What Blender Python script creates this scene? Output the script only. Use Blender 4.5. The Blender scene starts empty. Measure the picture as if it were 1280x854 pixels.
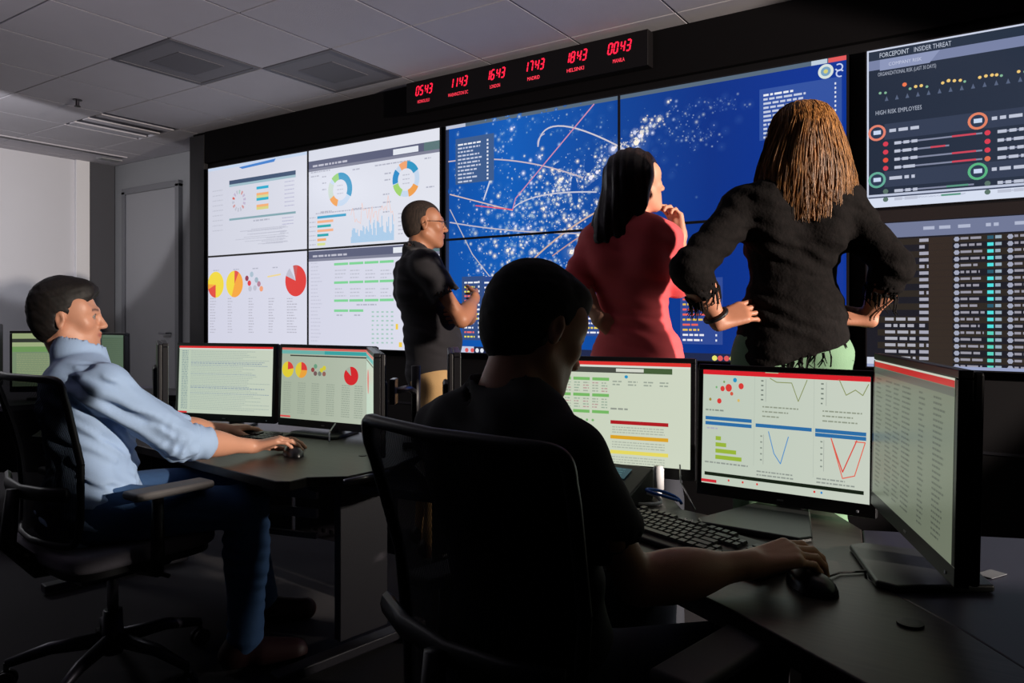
import bpy, math, random
import numpy as np
from mathutils import Vector, Matrix
random.seed(7); rng = np.random.default_rng(7)
SC = bpy.context.scene
COL = SC.collection
# ------------------------------------------------------------------ camera, world, lights
YAW = math.atan2(630, 940); CY, SY = math.cos(YAW), math.sin(YAW)
CAMZ = 1.17
cam_d = bpy.data.cameras.new('camera'); cam = bpy.data.objects.new('camera', cam_d); COL.objects.link(cam)
cam.location = (0, 0, CAMZ); cam.rotation_euler = (math.pi/2, 0, YAW)
cam_d.sensor_width = 36; cam_d.lens = 36*940/1280; cam_d.shift_y = -33/1280
cam_d.clip_start = 0.05
SC.camera = cam
SC.view_settings.view_transform = 'Standard'; SC.view_settings.look = 'None'
SC.view_settings.gamma = 1; SC.view_settings.exposure = 0.0
SC.view_settings.use_curve_mapping = False
w = bpy.data.worlds.new('world'); SC.world = w; w.use_nodes = True
w.node_tree.nodes['Background'].inputs[0].default_value = (0.6, 0.65, 0.9, 1)
w.node_tree.nodes['Background'].inputs[1].default_value = 0.003

def C(X, d, z=0.0):            # camera-aligned floor coordinates -> world
    return np.array([X*CY - d*SY, X*SY + d*CY, z])
def D(x, d, z=0.0):            # direction
    v = C(x, d, z); return v/np.linalg.norm(v)
def P(px, py, d):              # a photograph pixel at a depth -> world point
    return C((px-640)/940*d, d, CAMZ + (394-py)/940*d)

def spot(name, loc, target, energy, size_deg, blend, radius, col):
    l = bpy.data.lights.new(name, 'SPOT'); l.energy = energy; l.spot_size = math.radians(size_deg)
    l.spot_blend = blend; l.shadow_soft_size = radius; l.color = col
    o = bpy.data.objects.new(name, l); COL.objects.link(o); o.location = loc
    o.rotation_euler = (Vector(target)-Vector(loc)).to_track_quat('-Z', 'Y').to_euler()
    return o
# the warm photographic lamp standing to the right of the camera
KEY = C(4.15, -0.6, 1.95)
spot('key_lamp', KEY, KEY+np.array([*(C(math.cos(math.radians(134.5)), math.sin(math.radians(134.5)))[:2]*5), -.60]), 1750, 37, 0.06, 0.05, (1.0, 0.88, 0.76))
# low lamp by the right end of the video wall, raking past the legs
spot('low_lamp', C(3.6, 1.9, 1.0), C(-.87, 2.45, .50), 150, 24, 0.2, 0.04, (1.0, 0.92, 0.84))
# added unseen fill spot off to the left, aimed up to brighten the ceiling
spot('ceiling_fill_spot', C(-3.3, 1.3, 1.75), C(-1.9, 2.7, 3.3), 95, 88, 1.0, 0.3, (0.94, 0.86, 1.0))
# wall washer at the left of the room
spot('wall_wash_lamp', (-5.3, 0.9, 2.15), (-7.66, 3.55, 2.80), 120, 52, 0.12, 0.06, (0.95, 0.95, 1.0))

al = bpy.data.lights.new('room_fill_area', 'AREA'); al.size = 0.6; al.energy = 20; al.color = (0.95, 0.96, 1.0)  # added unseen area fill, brightens the back and left walls
ao = bpy.data.objects.new('room_fill_area', al); COL.objects.link(ao); ao.location = (-6.4, 1.4, 2.64)

# ------------------------------------------------------------------ materials
def lin(c):
    return tuple(((x/255)/12.92 if x/255 <= 0.04045 else ((x/255+0.055)/1.055)**2.4) for x in c)
MATS = {}
def mat(name, col, rough=0.6, metal=0.0, noise=0.0, nscale=30, bump=0.0, bscale=200, spec=0.5, sheen=0.0, coat=0.0):
    if name in MATS: return MATS[name]
    m = bpy.data.materials.new(name); m.use_nodes = True; nt = m.node_tree; b = nt.nodes['Principled BSDF']
    c = lin(col); b.inputs['Base Color'].default_value = (*c, 1)
    b.inputs['Roughness'].default_value = rough; b.inputs['Metallic'].default_value = metal
    b.inputs['Specular IOR Level'].default_value = spec
    if sheen: b.inputs['Sheen Weight'].default_value = sheen
    if coat: b.inputs['Coat Weight'].default_value = coat
    tc = nt.nodes.new('ShaderNodeTexCoord')
    if noise:
        n = nt.nodes.new('ShaderNodeTexNoise'); n.inputs['Scale'].default_value = nscale; n.inputs['Detail'].default_value = 4
        r = nt.nodes.new('ShaderNodeMapRange'); r.inputs[3].default_value = 1-noise; r.inputs[4].default_value = 1+noise
        mx = nt.nodes.new('ShaderNodeVectorMath'); mx.operation = 'SCALE'; mx.inputs[0].default_value = c
        nt.links.new(tc.outputs['Object'], n.inputs['Vector']); nt.links.new(n.outputs['Fac'], r.inputs[0])
        nt.links.new(r.outputs[0], mx.inputs['Scale']); nt.links.new(mx.outputs[0], b.inputs['Base Color'])
    if bump:
        n2 = nt.nodes.new('ShaderNodeTexNoise'); n2.inputs['Scale'].default_value = bscale; n2.inputs['Detail'].default_value = 3
        bp = nt.nodes.new('ShaderNodeBump'); bp.inputs['Strength'].default_value = bump; bp.inputs['Distance'].default_value = 0.002
        nt.links.new(tc.outputs['Object'], n2.inputs['Vector']); nt.links.new(n2.outputs['Fac'], bp.inputs['Height'])
        nt.links.new(bp.outputs[0], b.inputs['Normal'])
    MATS[name] = m; return m
def emis_mat(name, strength, gloss=0.25):
    m = bpy.data.materials.new(name); m.use_nodes = True; nt = m.node_tree; b = nt.nodes['Principled BSDF']
    a = nt.nodes.new('ShaderNodeVertexColor'); a.layer_name = 'Col'
    b.inputs['Base Color'].default_value = (0.004, 0.004, 0.005, 1); b.inputs['Roughness'].default_value = gloss
    b.inputs['Specular IOR Level'].default_value = 0.3
    nt.links.new(a.outputs[0], b.inputs['Emission Color']); b.inputs['Emission Strength'].default_value = strength
    return m
def vcol_mat(name, rough=0.5, bump=0.0, bscale=300, sheen=0, sss=0.0, noise=0.0, nscale=40):
    m = bpy.data.materials.new(name); m.use_nodes = True; nt = m.node_tree; b = nt.nodes['Principled BSDF']
    a = nt.nodes.new('ShaderNodeVertexColor'); a.layer_name = 'Col'; b.inputs['Roughness'].default_value = rough
    nt.links.new(a.outputs[0], b.inputs['Base Color'])
    tc = nt.nodes.new('ShaderNodeTexCoord')
    n = nt.nodes.new('ShaderNodeTexNoise'); n.inputs['Scale'].default_value = nscale
    nt.links.new(tc.outputs['Object'], n.inputs['Vector'])
    r = nt.nodes.new('ShaderNodeMapRange'); r.inputs[3].default_value = 1-noise; r.inputs[4].default_value = 1+noise
    mx = nt.nodes.new('ShaderNodeVectorMath'); mx.operation = 'SCALE'
    nt.links.new(n.outputs['Fac'], r.inputs[0]); nt.links.new(a.outputs[0], mx.inputs[0]); nt.links.new(r.outputs[0], mx.inputs['Scale'])
    nt.links.new(mx.outputs[0], b.inputs['Base Color'])
    if bump:
        n2 = nt.nodes.new('ShaderNodeTexNoise'); n2.inputs['Scale'].default_value = bscale
        bp = nt.nodes.new('ShaderNodeBump'); bp.inputs['Strength'].default_value = bump; bp.inputs['Distance'].default_value = 0.001
        nt.links.new(tc.outputs['Object'], n2.inputs['Vector']); nt.links.new(n2.outputs['Fac'], bp.inputs['Height']); nt.links.new(bp.outputs[0], b.inputs['Normal'])
    return m
M_plastic = mat('black_plastic', (22, 20, 24), 0.45, bump=0.1)
M_bezel = mat('bezel_plastic', (20, 19, 23), 0.35)
M_metal = mat('brushed_metal', (150, 150, 155), 0.3, 0.9)
M_dmetal = mat('dark_metal', (60, 58, 66), 0.4, 0.7)
M_frame = mat('grey_frame_paint', (42, 39, 47), 0.5, bump=0.1)
M_mesh = mat('chair_mesh_fabric', (14, 14, 20), 0.9, bump=0.4, bscale=900)
M_chair = mat('chair_plastic', (17, 16, 19), 0.45, spec=.35)
M_seat = mat('grey_seat_cloth', (112, 108, 116), 0.95, noise=0.12, nscale=160, bump=0.5, bscale=600)
M_wall = mat('grey_wall_paint', (150, 150, 152), 0.8, noise=0.03, nscale=3, bump=0.1)
M_wallw = mat('white_wall_paint', (205, 205, 212), 0.8, noise=0.03, nscale=2, bump=0.1)
M_dwall = mat('dark_wall_panel', (70, 70, 76), 0.8)
M_black = mat('black_wall_laminate', (14, 12, 15), 0.75, bump=0.05, spec=.2)
M_bframe = mat('charcoal_frame', (30, 29, 33), 0.6)
M_tile = mat('ceiling_tile_mineral', (196, 192, 198), 0.9, noise=0.05, nscale=4, bump=0.6, bscale=250)
M_grid = mat('ceiling_gap', (70, 68, 74), 0.8)
M_vent = mat('vent_metal', (110, 108, 114), 0.6, 0.2)
M_carpet = mat('dark_carpet', (40, 37, 40), 0.95, noise=0.35, nscale=220, bump=0.8, bscale=500)
def desk_mat():
    m = mat('dark_wood_laminate', (58, 50, 46), 0.38, spec=0.5)
    nt = m.node_tree; b = nt.nodes['Principled BSDF']
    tc = nt.nodes.new('ShaderNodeTexCoord'); mp = nt.nodes.new('ShaderNodeMapping'); mp.inputs['Scale'].default_value = (3, 45, 3)
    n = nt.nodes.new('ShaderNodeTexNoise'); n.inputs['Scale'].default_value = 3; n.inputs['Detail'].default_value = 8
    cr = nt.nodes.new('ShaderNodeValToRGB'); cr.color_ramp.elements[0].color = (*lin((34, 29, 27)), 1); cr.color_ramp.elements[1].color = (*lin((58, 51, 47)), 1)
    cr.color_ramp.elements[0].position = 0.35; cr.color_ramp.elements[1].position = 0.7
    nt.links.new(tc.outputs['Object'], mp.inputs[0]); nt.links.new(mp.outputs[0], n.inputs['Vector']); nt.links.new(n.outputs['Fac'], cr.inputs[0])
    nt.links.new(cr.outputs[0], b.inputs['Base Color']); return m
M_desk = desk_mat()
M_deskg = mat('grey_laminate', (84, 82, 96), 0.45, noise=0.05, nscale=30)
M_edge = mat('desk_edge_band', (30, 26, 26), 0.5)

# ------------------------------------------------------------------ mesh helpers
class MB:
    def __init__(s): s.v = []; s.f = []
    def add(s, vs, fs):
        b = len(s.v); s.v += [tuple(map(float, v)) for v in vs]; s.f += [tuple(b+i for i in f) for f in fs]; return s
    def box(s, c, sz, R=None):
        vs = [np.array([(i*2-1)*sz[0]/2, (j*2-1)*sz[1]/2, (k*2-1)*sz[2]/2]) for i in (0, 1) for j in (0, 1) for k in (0, 1)]
        if R is not None: vs = [R @ v for v in vs]
        return s.add([v+np.array(c) for v in vs], [(0, 1, 3, 2), (4, 6, 7, 5), (0, 4, 5, 1), (2, 3, 7, 6), (0, 2, 6, 4), (1, 5, 7, 3)])
    def prism(s, poly, z0, z1):
        n = len(poly)
        a = sum(poly[i][0]*poly[(i+1) % n][1]-poly[(i+1) % n][0]*poly[i][1] for i in range(n))
        if a < 0: poly = poly[::-1]
        return s.add([(p[0], p[1], z0) for p in poly]+[(p[0], p[1], z1) for p in poly],
                     [tuple(range(n))[::-1], tuple(range(n, 2*n))]+[(i, (i+1) % n, n+(i+1) % n, n+i) for i in range(n)])
    def tube(s, pts, r, n=10, flat=None, cap=True):
        pts = [np.array(p, float) for p in pts]; m = len(pts)
        rr = r if isinstance(r, (list, tuple)) else [r]*m
        vs = []; up = None
        for i, p in enumerate(pts):
            t = pts[min(i+1, m-1)]-pts[max(i-1, 0)]; t = t/(np.linalg.norm(t)+1e-9)
            if up is None:
                up = np.array([0, 0, 1.0]) if abs(t[2]) < .9 else np.array([1.0, 0, 0])
            a = np.cross(t, up); a /= np.linalg.norm(a); b = np.cross(a, t); up = b
            for k in range(n):
                q = 2*math.pi*k/n; vs.append(p+rr[i]*(math.cos(q)*a+math.sin(q)*b*(flat or 1)))
        fs = [(i*n+k, i*n+(k+1) % n, (i+1)*n+(k+1) % n, (i+1)*n+k) for i in range(m-1) for k in range(n)]
        if cap: fs += [tuple(range(n))[::-1], tuple((m-1)*n+k for k in range(n))]
        return s.add(vs, fs)
    def lathe(s, prof, n=24, c=(0, 0, 0)):
        vs = [(c[0]+r*math.cos(2*math.pi*k/n), c[1]+r*math.sin(2*math.pi*k/n), c[2]+z) for r, z in prof for k in range(n)]
        m = len(prof)
        fs = [(i*n+k, i*n+(k+1) % n, (i+1)*n+(k+1) % n, (i+1)*n+k) for i in range(m-1) for k in range(n)]
        fs += [tuple(range(n))[::-1], tuple((m-1)*n+k for k in range(n))]
        return s.add(vs, fs)
    def grid(s, fn, nu, nv, thick=0.0):
        top = [[np.array(fn(i/(nu-1), j/(nv-1))) for j in range(nv)] for i in range(nu)]
        vs = [top[i][j] for i in range(nu) for j in range(nv)]
        fs = [(i*nv+j, (i+1)*nv+j, (i+1)*nv+j+1, i*nv+j+1) for i in range(nu-1) for j in range(nv-1)]
        return s.add(vs, fs)
    def mesh(s, name='m'):
        me = bpy.data.meshes.new(name); me.from_pydata(s.v, [], s.f); me.update(); return me
    def build(s, name, m, parent=None, bevel=0.0, smooth=False, solid=0.0, seg=2, kind=None, label=None):
        me = s.mesh(name); me.materials.append(m)
        if smooth: me.polygons.foreach_set('use_smooth', [True]*len(me.polygons))
        o = bpy.data.objects.new(name, me); COL.objects.link(o)
        if parent: o.parent = parent
        if solid:
            q = o.modifiers.new('solid', 'SOLIDIFY'); q.thickness = solid; q.offset = 0
        if bevel:
            q = o.modifiers.new('bevel', 'BEVEL'); q.width = bevel; q.segments = seg; q.limit_method = 'ANGLE'; q.angle_limit = 0.6
            me.polygons.foreach_set('use_smooth', [True]*len(me.polygons))
            if hasattr(q, 'harden_normals'): q.harden_normals = True
        if kind: o['kind'] = kind
        if label: o['label'] = label
        return o
def thing(name, label, cat, loc=(0, 0, 0), rz=0.0, group=None):
    o = bpy.data.objects.new(name, None); COL.objects.link(o); o.location = tuple(loc); o.rotation_euler = (0, 0, rz)
    o.empty_display_size = 0.1; o['label'] = label; o['category'] = cat
    if group: o['group'] = group
    return o
def tag(o, label, cat, group=None):
    o['label'] = label; o['category'] = cat
    if group: o['group'] = group
    return o
def copy_tree(o, parent=None):
    c = o.copy(); COL.objects.link(c)
    if parent: c.parent = parent
    for ch in list(o.children): copy_tree(ch, c)
    return c
def rotz(a):
    c, s = math.cos(a), math.sin(a); return np.array([[c, -s, 0], [s, c, 0], [0, 0, 1.0]])
def rotx(a):
    c, s = math.cos(a), math.sin(a); return np.array([[1.0, 0, 0], [0, c, -s], [0, s, c]])
def roty(a):
    c, s = math.cos(a), math.sin(a); return np.array([[c, 0, s], [0, 1.0, 0], [-s, 0, c]])

# ------------------------------------------------------------------ flat pictures for the lit screens
_TXT = {}
def text_tris(t):
    if t in _TXT: return _TXT[t]
    cu = bpy.data.curves.new('t', 'FONT'); cu.body = t; cu.size = 1; cu.resolution_u = 2
    o = bpy.data.objects.new('t', cu); COL.objects.link(o)
    dg = bpy.context.evaluated_depsgraph_get(); me = bpy.data.meshes.new_from_object(o.evaluated_get(dg))
    v = [(x.co.x, x.co.y) for x in me.vertices]; f = [tuple(p.vertices) for p in me.polygons]
    bpy.data.objects.remove(o); bpy.data.curves.remove(cu); bpy.data.meshes.remove(me)
    _TXT[t] = (v, f); return _TXT[t]
class Canvas:                       # polygons (x, y, colour per corner, height above the glass)
    def __init__(s): s.p = []; s.z = 0
    def poly(s, pts, col, z=None):
        z = s.z if z is None else z
        cols = col if isinstance(col, list) else [lin(col)]*len(pts)
        s.p.append((list(pts), cols, z))
    def rect(s, x0, y0, x1, y1, col, z=None): s.poly([(x0, y0), (x1, y0), (x1, y1), (x0, y1)], col, z)
    def grad(s, x0, y0, x1, y1, c0, c1, z=None):
        a, b = lin(c0), lin(c1); s.poly([(x0, y0), (x1, y0), (x1, y1), (x0, y1)], [a, b, b, a], z)
    def line(s, pts, w, col, z=None):
        for (a, b) in zip(pts[:-1], pts[1:]):
            dx, dy = b[0]-a[0], b[1]-a[1]; L = math.hypot(dx, dy) or 1; nx, ny = -dy/L*w/2, dx/L*w/2
            ex, ey = dx/L*w*.2, dy/L*w*.2
            s.poly([(a[0]-nx-ex, a[1]-ny-ey), (b[0]-nx+ex, b[1]-ny+ey), (b[0]+nx+ex, b[1]+ny+ey), (a[0]+nx-ex, a[1]+ny-ey)], col, z)
    def disc(s, x, y, r, col, n=12, z=None, rim=None):
        z = (s.z if z is None else z)+random.random()*0.5
        c0 = lin(col); c1 = lin(rim) if rim else c0
        pts = [(x+r*math.cos(2*math.pi*k/n), y+r*math.sin(2*math.pi*k/n)) for k in range(n)]
        if rim:
            for k in range(n): s.poly([(x, y), pts[k], pts[(k+1) % n]], [c0, c1, c1], z)
        else: s.poly(pts, col, z)
    def sector(s, x, y, r0, r1, a0, a1, col, z=None):      # degrees clockwise from the top
        n = max(2, int(abs(a1-a0)/12)+1)
        an = [math.radians(a0+(a1-a0)*i/n) for i in range(n+1)]
        for a, b in zip(an[:-1], an[1:]):
            s.poly([(x+r0*math.sin(a), y+r0*math.cos(a)), (x+r1*math.sin(a), y+r1*math.cos(a)), (x+r1*math.sin(b), y+r1*math.cos(b)), (x+r0*math.sin(b), y+r0*math.cos(b))], col, z)
    def words(s, x, y, w, h, col, z=None, gap=0.35):       # a row of writing too small to read
        q = x
        while q < x+w:
            l = min(h*random.uniform(1.2, 4), x+w-q)
            if l < h*0.4: break
            s.rect(q, y, q+l, y+h, col, z); q += l+h*gap*2
    def text(s, t, x, y, size, col, z=None, sx=1.0, slant=0, width=None):
        v, f = text_tris(t)
        if width: sx = width/(max(a[0] for a in v)*size)
        for q in f: s.poly([(x+v[i][0]*size*sx+v[i][1]*size*slant, y+v[i][1]*size) for i in q], col, z)
    def build(s, name, m, parent, rect, org=(0, 0), flip=1):
        """clip to rect; the picture stands in the local XZ plane and faces -Y"""
        x0, y0, x1, y1 = rect; V = []; F = []; K = []
        for pts, cols, z in s.p:
            poly = [(p[0], p[1], *c) for p, c in zip(pts, cols)]
            for ax, lim, sg in ((0, x0, 1), (0, x1, -1), (1, y0, 1), (1, y1, -1)):
                if not poly: break
                if all((p[ax]-lim)*sg >= 0 for p in poly): continue
                out = []
                for i in range(len(poly)):
                    a, b = poly[i], poly[(i+1) % len(poly)]; da, db = (a[ax]-lim)*sg, (b[ax]-lim)*sg
                    if da >= 0: out.append(a)
                    if (da >= 0) != (db >= 0):
                        t = da/(da-db); out.append(tuple(a[k]+(b[k]-a[k])*t for k in range(5)))
                poly = out
            if len(poly) < 3: continue
            ar = sum(poly[i][0]*poly[(i+1) % len(poly)][1]-poly[(i+1) % len(poly)][0]*poly[i][1] for i in range(len(poly)))
            if abs(ar) < 1e-10: continue
            if ar < 0: poly = poly[::-1]
            b = len(V)
            for p in poly: V.append((p[0]-org[0], -0.0004-z*0.00022, p[1]-org[1])); K.append((p[2], p[3], p[4], 1))
            F.append(tuple(range(b, b+len(poly))))
        me = bpy.data.meshes.new(name); me.from_pydata(V, [], F); me.materials.append(m)
        at = me.color_attributes.new('Col', 'FLOAT_COLOR', 'POINT')
        at.data.foreach_set('color', np.array(K, dtype=np.float32).ravel()); me.update()
        o = bpy.data.objects.new(name, me); COL.objects.link(o)
        if parent: o.parent = parent
        return o
# ------------------------------------------------------------------ the room
ZC = 2.69; WY = 3.70; WF = 3.775; XL = -7.66; YB = 4.12; XR = 5.2; YF = -2.4
def struct(name, mb, m, parent=None, **k):
    return mb.build(name, m, parent, kind=None if parent else 'structure', **k)
struct('floor', MB().box(((XL+XR)/2, (YF+YB)/2, -0.05), (XR-XL+.4, YB-YF+.4, 0.1)), M_carpet)
ceil = struct('ceiling', MB().box(((XL+XR)/2, (YF+YB)/2, ZC+0.09), (XR-XL+.4, YB-YF+.4, 0.1)), M_grid)
struct('wall_left', MB().box((XL-0.05, (YF+YB)/2, ZC/2), (0.1, YB-YF+.3, ZC)), M_wallw)
struct('wall_back', MB().box(((XL-5.77)/2, YB+0.05, ZC/2), (-5.77-XL+.2, 0.1, ZC)), M_wall)
struct('wall_right', MB().box((XR+0.05, (YF+YB)/2, ZC/2), (0.1, YB-YF+.3, ZC)), M_dwall)
struct('wall_front', MB().box(((XL+XR)/2, YF-0.05, ZC/2), (XR-XL+.4, 0.1, ZC)), M_dwall)
vw = struct('wall_video', MB().box(((XR-5.77)/2, (WF+YB)/2+0.05, ZC/2), (XR+5.77, YB-WF+0.1, ZC)), M_black)
struct('panel_seam', MB().box((-1.2, WF-0.004, 0.585), (9.3, 0.008, 0.012)), M_dmetal, vw)
struct('frame_column', MB().box((-5.66, WF-0.02, 1.33), (0.2, 0.04, ZC-.03)), M_bframe, vw, bevel=0.004)
struct('frame_header', MB().box((-1.0, WF-0.02, ZC-0.14), (9.1, 0.04, 0.26)), mat('black_header', (13, 11, 13), .85, spec=.1), vw, bevel=0.004)
struct('trim_1', MB().box((XL+0.02, 3.795, ZC/2), (0.04, 0.13, ZC)), mat('white_trim', (225, 224, 228), .6), bevel=0.004)
struct('trim_2', MB().box((XL+0.015, 3.99, ZC/2), (0.03, 0.25, ZC)), M_dwall)
struct('trim_3', MB().box((XL+.33, 3.9, ZC-0.006), (0.1, 0.2, 0.012)), M_wall)
struct('baseboard_back', MB().box(((XL-5.77)/2, YB-0.006, 0.05), (-5.77-XL, 0.012, 0.1)), M_plastic)
struct('baseboard_left', MB().box((XL+0.006, 1.2, 0.05), (0.012, 5, 0.1)), M_plastic)
door = struct('door_1', MB().box((-6.95, YB-0.015, 1.19), (0.86, 0.03, 2.36)), mat('door_paint', (158, 157, 160), .6))
dj = MB()
for x in (-7.41, -6.49): dj.box((x, YB-0.02, 1.2), (0.06, 0.05, 2.4))
dj.box((-6.95, YB-0.02, 2.40), (0.98, 0.05, 0.06))
struct('door_frame', dj, mat('door_frame_paint', (120, 120, 124), .5), door, bevel=0.004)
struct('door_handle', MB().tube([(-6.6, YB-0.03, 1.0), (-6.6, YB-0.08, 1.0), (-6.72, YB-0.08, 1.0)], 0.009), M_metal, door)
# ceiling tiles, each a piece of its own, on a 0.61 m grid
X0 = -2.64-0.61*9; T = 0.61
tm = MB().box((0, 0, 0), (T-0.012, T-0.012, 0.02)).mesh('ceiling_tile'); tm.materials.append(M_tile)
special = {(6, 0): 'vent', (7, 1): 'vent', (3, 1): 'light'}
Y0 = 2.38
for i in range(0, 21):
    for j in range(-7, 3):
        xa, ya = X0+i*T, Y0+j*T
        x1, y1 = min(xa+T, XR), min(ya+T, YB)
        if xa < XL: xs = XL
        else: xs = xa
        cx, cy = xa+T/2, ya+T/2
        if (i, j) in special: continue
        if xa+T < XL or xa > XR: continue
        o = bpy.data.objects.new('ceiling_tile', tm); COL.objects.link(o); o.parent = ceil
        o.location = ((max(xa, XL)+x1)/2, (ya+y1)/2, ZC+0.01+random.uniform(-.0004, .0004))
        o.scale = ((x1-max(xa, XL))/T, (y1-ya)/T, 1)
def vent(i, j, label):
    t = thing('ceiling_vent', label, 'vent', (X0+i*T+T/2, Y0+j*T+T/2, ZC), 0, 'square ceiling vents')
    MB().box((0, 0, 0.02), (T-.01, T-.01, 0.01)).build('backing', M_grid, t)
    fr = MB()
    for s in (-1, 1):
        fr.box((s*(T/2-.02), 0, 0.004), (0.03, T-.01, 0.012)); fr.box((0, s*(T/2-.02), 0.004), (T-.07, 0.03, 0.012))
    fr.build('frame', M_vent, t)
    MB().box((0, 0, 0.004), (T-.07, T-.07, 0.006)).build('perforated_plate', mat('perforated_metal', (126, 124, 130), .7, noise=.12, nscale=260), t)
    MB().box((0, 0, 0.0), (.30, .30, 0.004)).build('inner_plate', mat('perforated_metal_dark', (104, 102, 108), .7, noise=.12, nscale=260), t, bevel=.001)
vent(6, 0, 'square grey air vent in the ceiling, farther from the clock row')
vent(7, 1, 'square grey air vent in the ceiling next to the black header above the screens')
t = thing('ceiling_light', 'recessed switched-off ceiling light with two dark lamp troughs near the door', 'light', (X0+3*T+T/2, Y0+T+T/2, ZC))
MB().box((0, 0, 0.022), (T-.01, T-.01, 0.01)).build('housing', M_vent, t)
for s in (-1, 0, 1): MB().box((s*.2, 0, 0.006), (0.085, T-.02, 0.016)).build('reflector', M_tile, t, bevel=.003)
t = thing('sprinkler', 'small dark sprinkler head hanging from the ceiling at the left', 'sprinkler', (-5.5, 2.7, ZC))
MB().lathe([(0.03, 0), (0.03, -0.006), (0.012, -0.008), (0.012, -0.04)]).build('body', M_dmetal, t)
MB().lathe([(0.02, -0.045), (0.022, -0.05), (0.004, -0.052)]).build('deflector', M_plastic, t)
t = thing('slot_diffuser', 'long narrow dark slot diffuser in the ceiling beside the white wall', 'vent', (-7.15, 3.1, ZC))
MB().box((0, 0, -0.004), (0.1, 1.7, 0.008)).build('frame', M_tile, t)
MB().box((0, 0, -0.009), (0.035, 1.66, 0.004)).build('slot', M_plastic, t)

# ------------------------------------------------------------------ the video wall
def wx(px):
    u = (px-640)/940; return WY*(u*CY-SY)/(u*SY+CY)
def wz(px, py):
    u = (px-640)/940; return CAMZ+(394-py)/940*WY/(u*SY+CY)
def W(px, py): return (wx(px), wz(px, py))
ZT, ZM, ZB = 2.365, 1.643, 0.932
E_wall = emis_mat('video_wall_light', 1.0)
def panel(x0, x1, z0, z1, cv, label):
    t = thing('display_panel', label, 'screen', ((x0+x1)/2, WF-.001, z0), 0, 'screens of the video wall')
    w_, h_ = x1-x0, z1-z0; b = 0.006
    MB().box((0, -0.034, h_/2), (w_-.002, 0.066, h_-.002)).build('housing', M_bezel, t)
    fr = MB()
    for s in (-1, 1): fr.box((s*(w_/2-b/2-.001), -0.071, h_/2), (b, 0.006, h_-.002))
    for z in (b/2+.001, h_-b/2-.001): fr.box((0, -0.071, z), (w_-2*b-.002, 0.006, b))
    fr.build('bezel', M_bezel, t)
    p = cv.build('screen_picture', E_wall, t, (x0+b, z0+b, x1-b, z1-b), ((x0+x1)/2, z0)); p.location.y = -0.0685
    return t
WHT = (218, 220, 234); GRY = (178, 180, 196); LG = (190, 192, 206); SLT = (92, 96, 122)
TEAL = (60, 150, 190); ORG = (240, 170, 110); GRN = (130, 205, 150)
def R(cv, px0, px1, py0, py1, col, z=2): cv.rect(wx(px0), wz(px0, py1), wx(px1), wz(px0, py0), col, z)
def WD(cv, px0, px1, py, h, col, z=2):
    x = wx(px0); cv.words(x, wz(px0, py), wx(px1)-x, h, col, z)
def frag(cv, px, py, sx, sz):  # local metre frame from a wall point
    return
def base(x0, x1, z0, z1, c0, c1=None):
    cv = Canvas(); cv.grad(x0-.01, z0-.01, x1+.01, z1+.01, c0, c1 or c0, 0); return cv
xa, xb, xc = wx(259), wx(384.5), wx(550.5)
# A: upper left - report window
cv = base(xa, xb, ZM, ZT, (206, 208, 222), (218, 220, 232))
cv.poly([W(298, 209), W(344, 198), W(342, 202), W(302, 211)], (70, 130, 205), 2)
cv.rect(xa, ZT-.03, xb, ZT-.008, (196, 212, 236), 1)
z = wz(286, 228); x0, x1 = wx(286), wx(369)
cv.rect(x0, wz(286, 231), x1, wz(286, 226), (62, 82, 112), 3); cv.rect(x0, wz(286, 234), x1, wz(286, 231), (158, 188, 200), 3)
cv.rect(x0, wz(286, 276), x1, wz(286, 273.5), (130, 165, 175), 3)
for k, c in enumerate([(40, 170, 205), (240, 175, 120), (210, 215, 150), (40, 175, 200), (240, 175, 120), (215, 210, 130)]):
    y = 233.5+[0, 8, 11, 14.2, 22.5, 25.5][k]; R(cv, 320, 335, y, y+3.4, c, 3)
cx_, cz_ = W(298, 251)
for k in range(14):
    a = k*360/14; cv.sector(cx_, cz_, .055, .085, a, a+14, random.choice([(205, 150, 150), LG, (170, 200, 190), (190, 180, 205), (210, 100, 90)]), 3)
for k in range(9): WD(cv, 265, 278, 240+k*6.2, .008, LG)
for k in range(7): WD(cv, 355, 367, 228+k*5, .006, (176, 176, 205))
for k in range(3): WD(cv, 352, 366, 273+k*4, .006, (176, 176, 205))
WD(cv, 316, 336, 277, .012, GRY)
for k in range(22): WD(cv, random.uniform(288, 350), random.uniform(352, 360), random.uniform(284, 306), .006, LG)
pA = panel(xa, xb, ZM, ZT, cv, 'upper left white wall screen with a report page and a dotted ring')
# B: upper right white - donuts
cv = base(xb, xc, ZM, ZT, (216, 219, 232), (226, 228, 238))
hd = lambda cv, x0, x1, z1: (cv.rect(x0, z1-.055, x1, z1, SLT, 2), cv.rect(x0, z1-.075, x1, z1-.055, (128, 130, 150), 2), cv.words(x0+.05, z1-.045, .35, .014, (190, 190, 205), 3), cv.rect(x0+.83, z1-.05, x0+1.05, z1-.012, (228, 232, 240), 3), cv.rect(x1-.14, z1-.055, x1, z1, (95, 125, 122), 2))
hd(cv, xb, xc, ZT-.085)
def donut(cv, px, py, r, segs):
    x, z_ = W(px, py)
    cv.sector(x, z_, r*.66, r, 0, 360, (196, 214, 236), 2)
    for a0, a1, c in segs: cv.sector(x, z_, r*.62, r*1.04, a0, a1, c, 4)
    for k in range(3): cv.words(x-.03, z_-.03+k*.028, .06, .007, LG, 3)
donut(cv, 424.5, 237, .115, [(-45, -8, (150, 205, 120)), (-8, 118, (50, 150, 195)), (195, 240, (238, 160, 80)), (240, 300, (200, 215, 205))])
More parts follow.
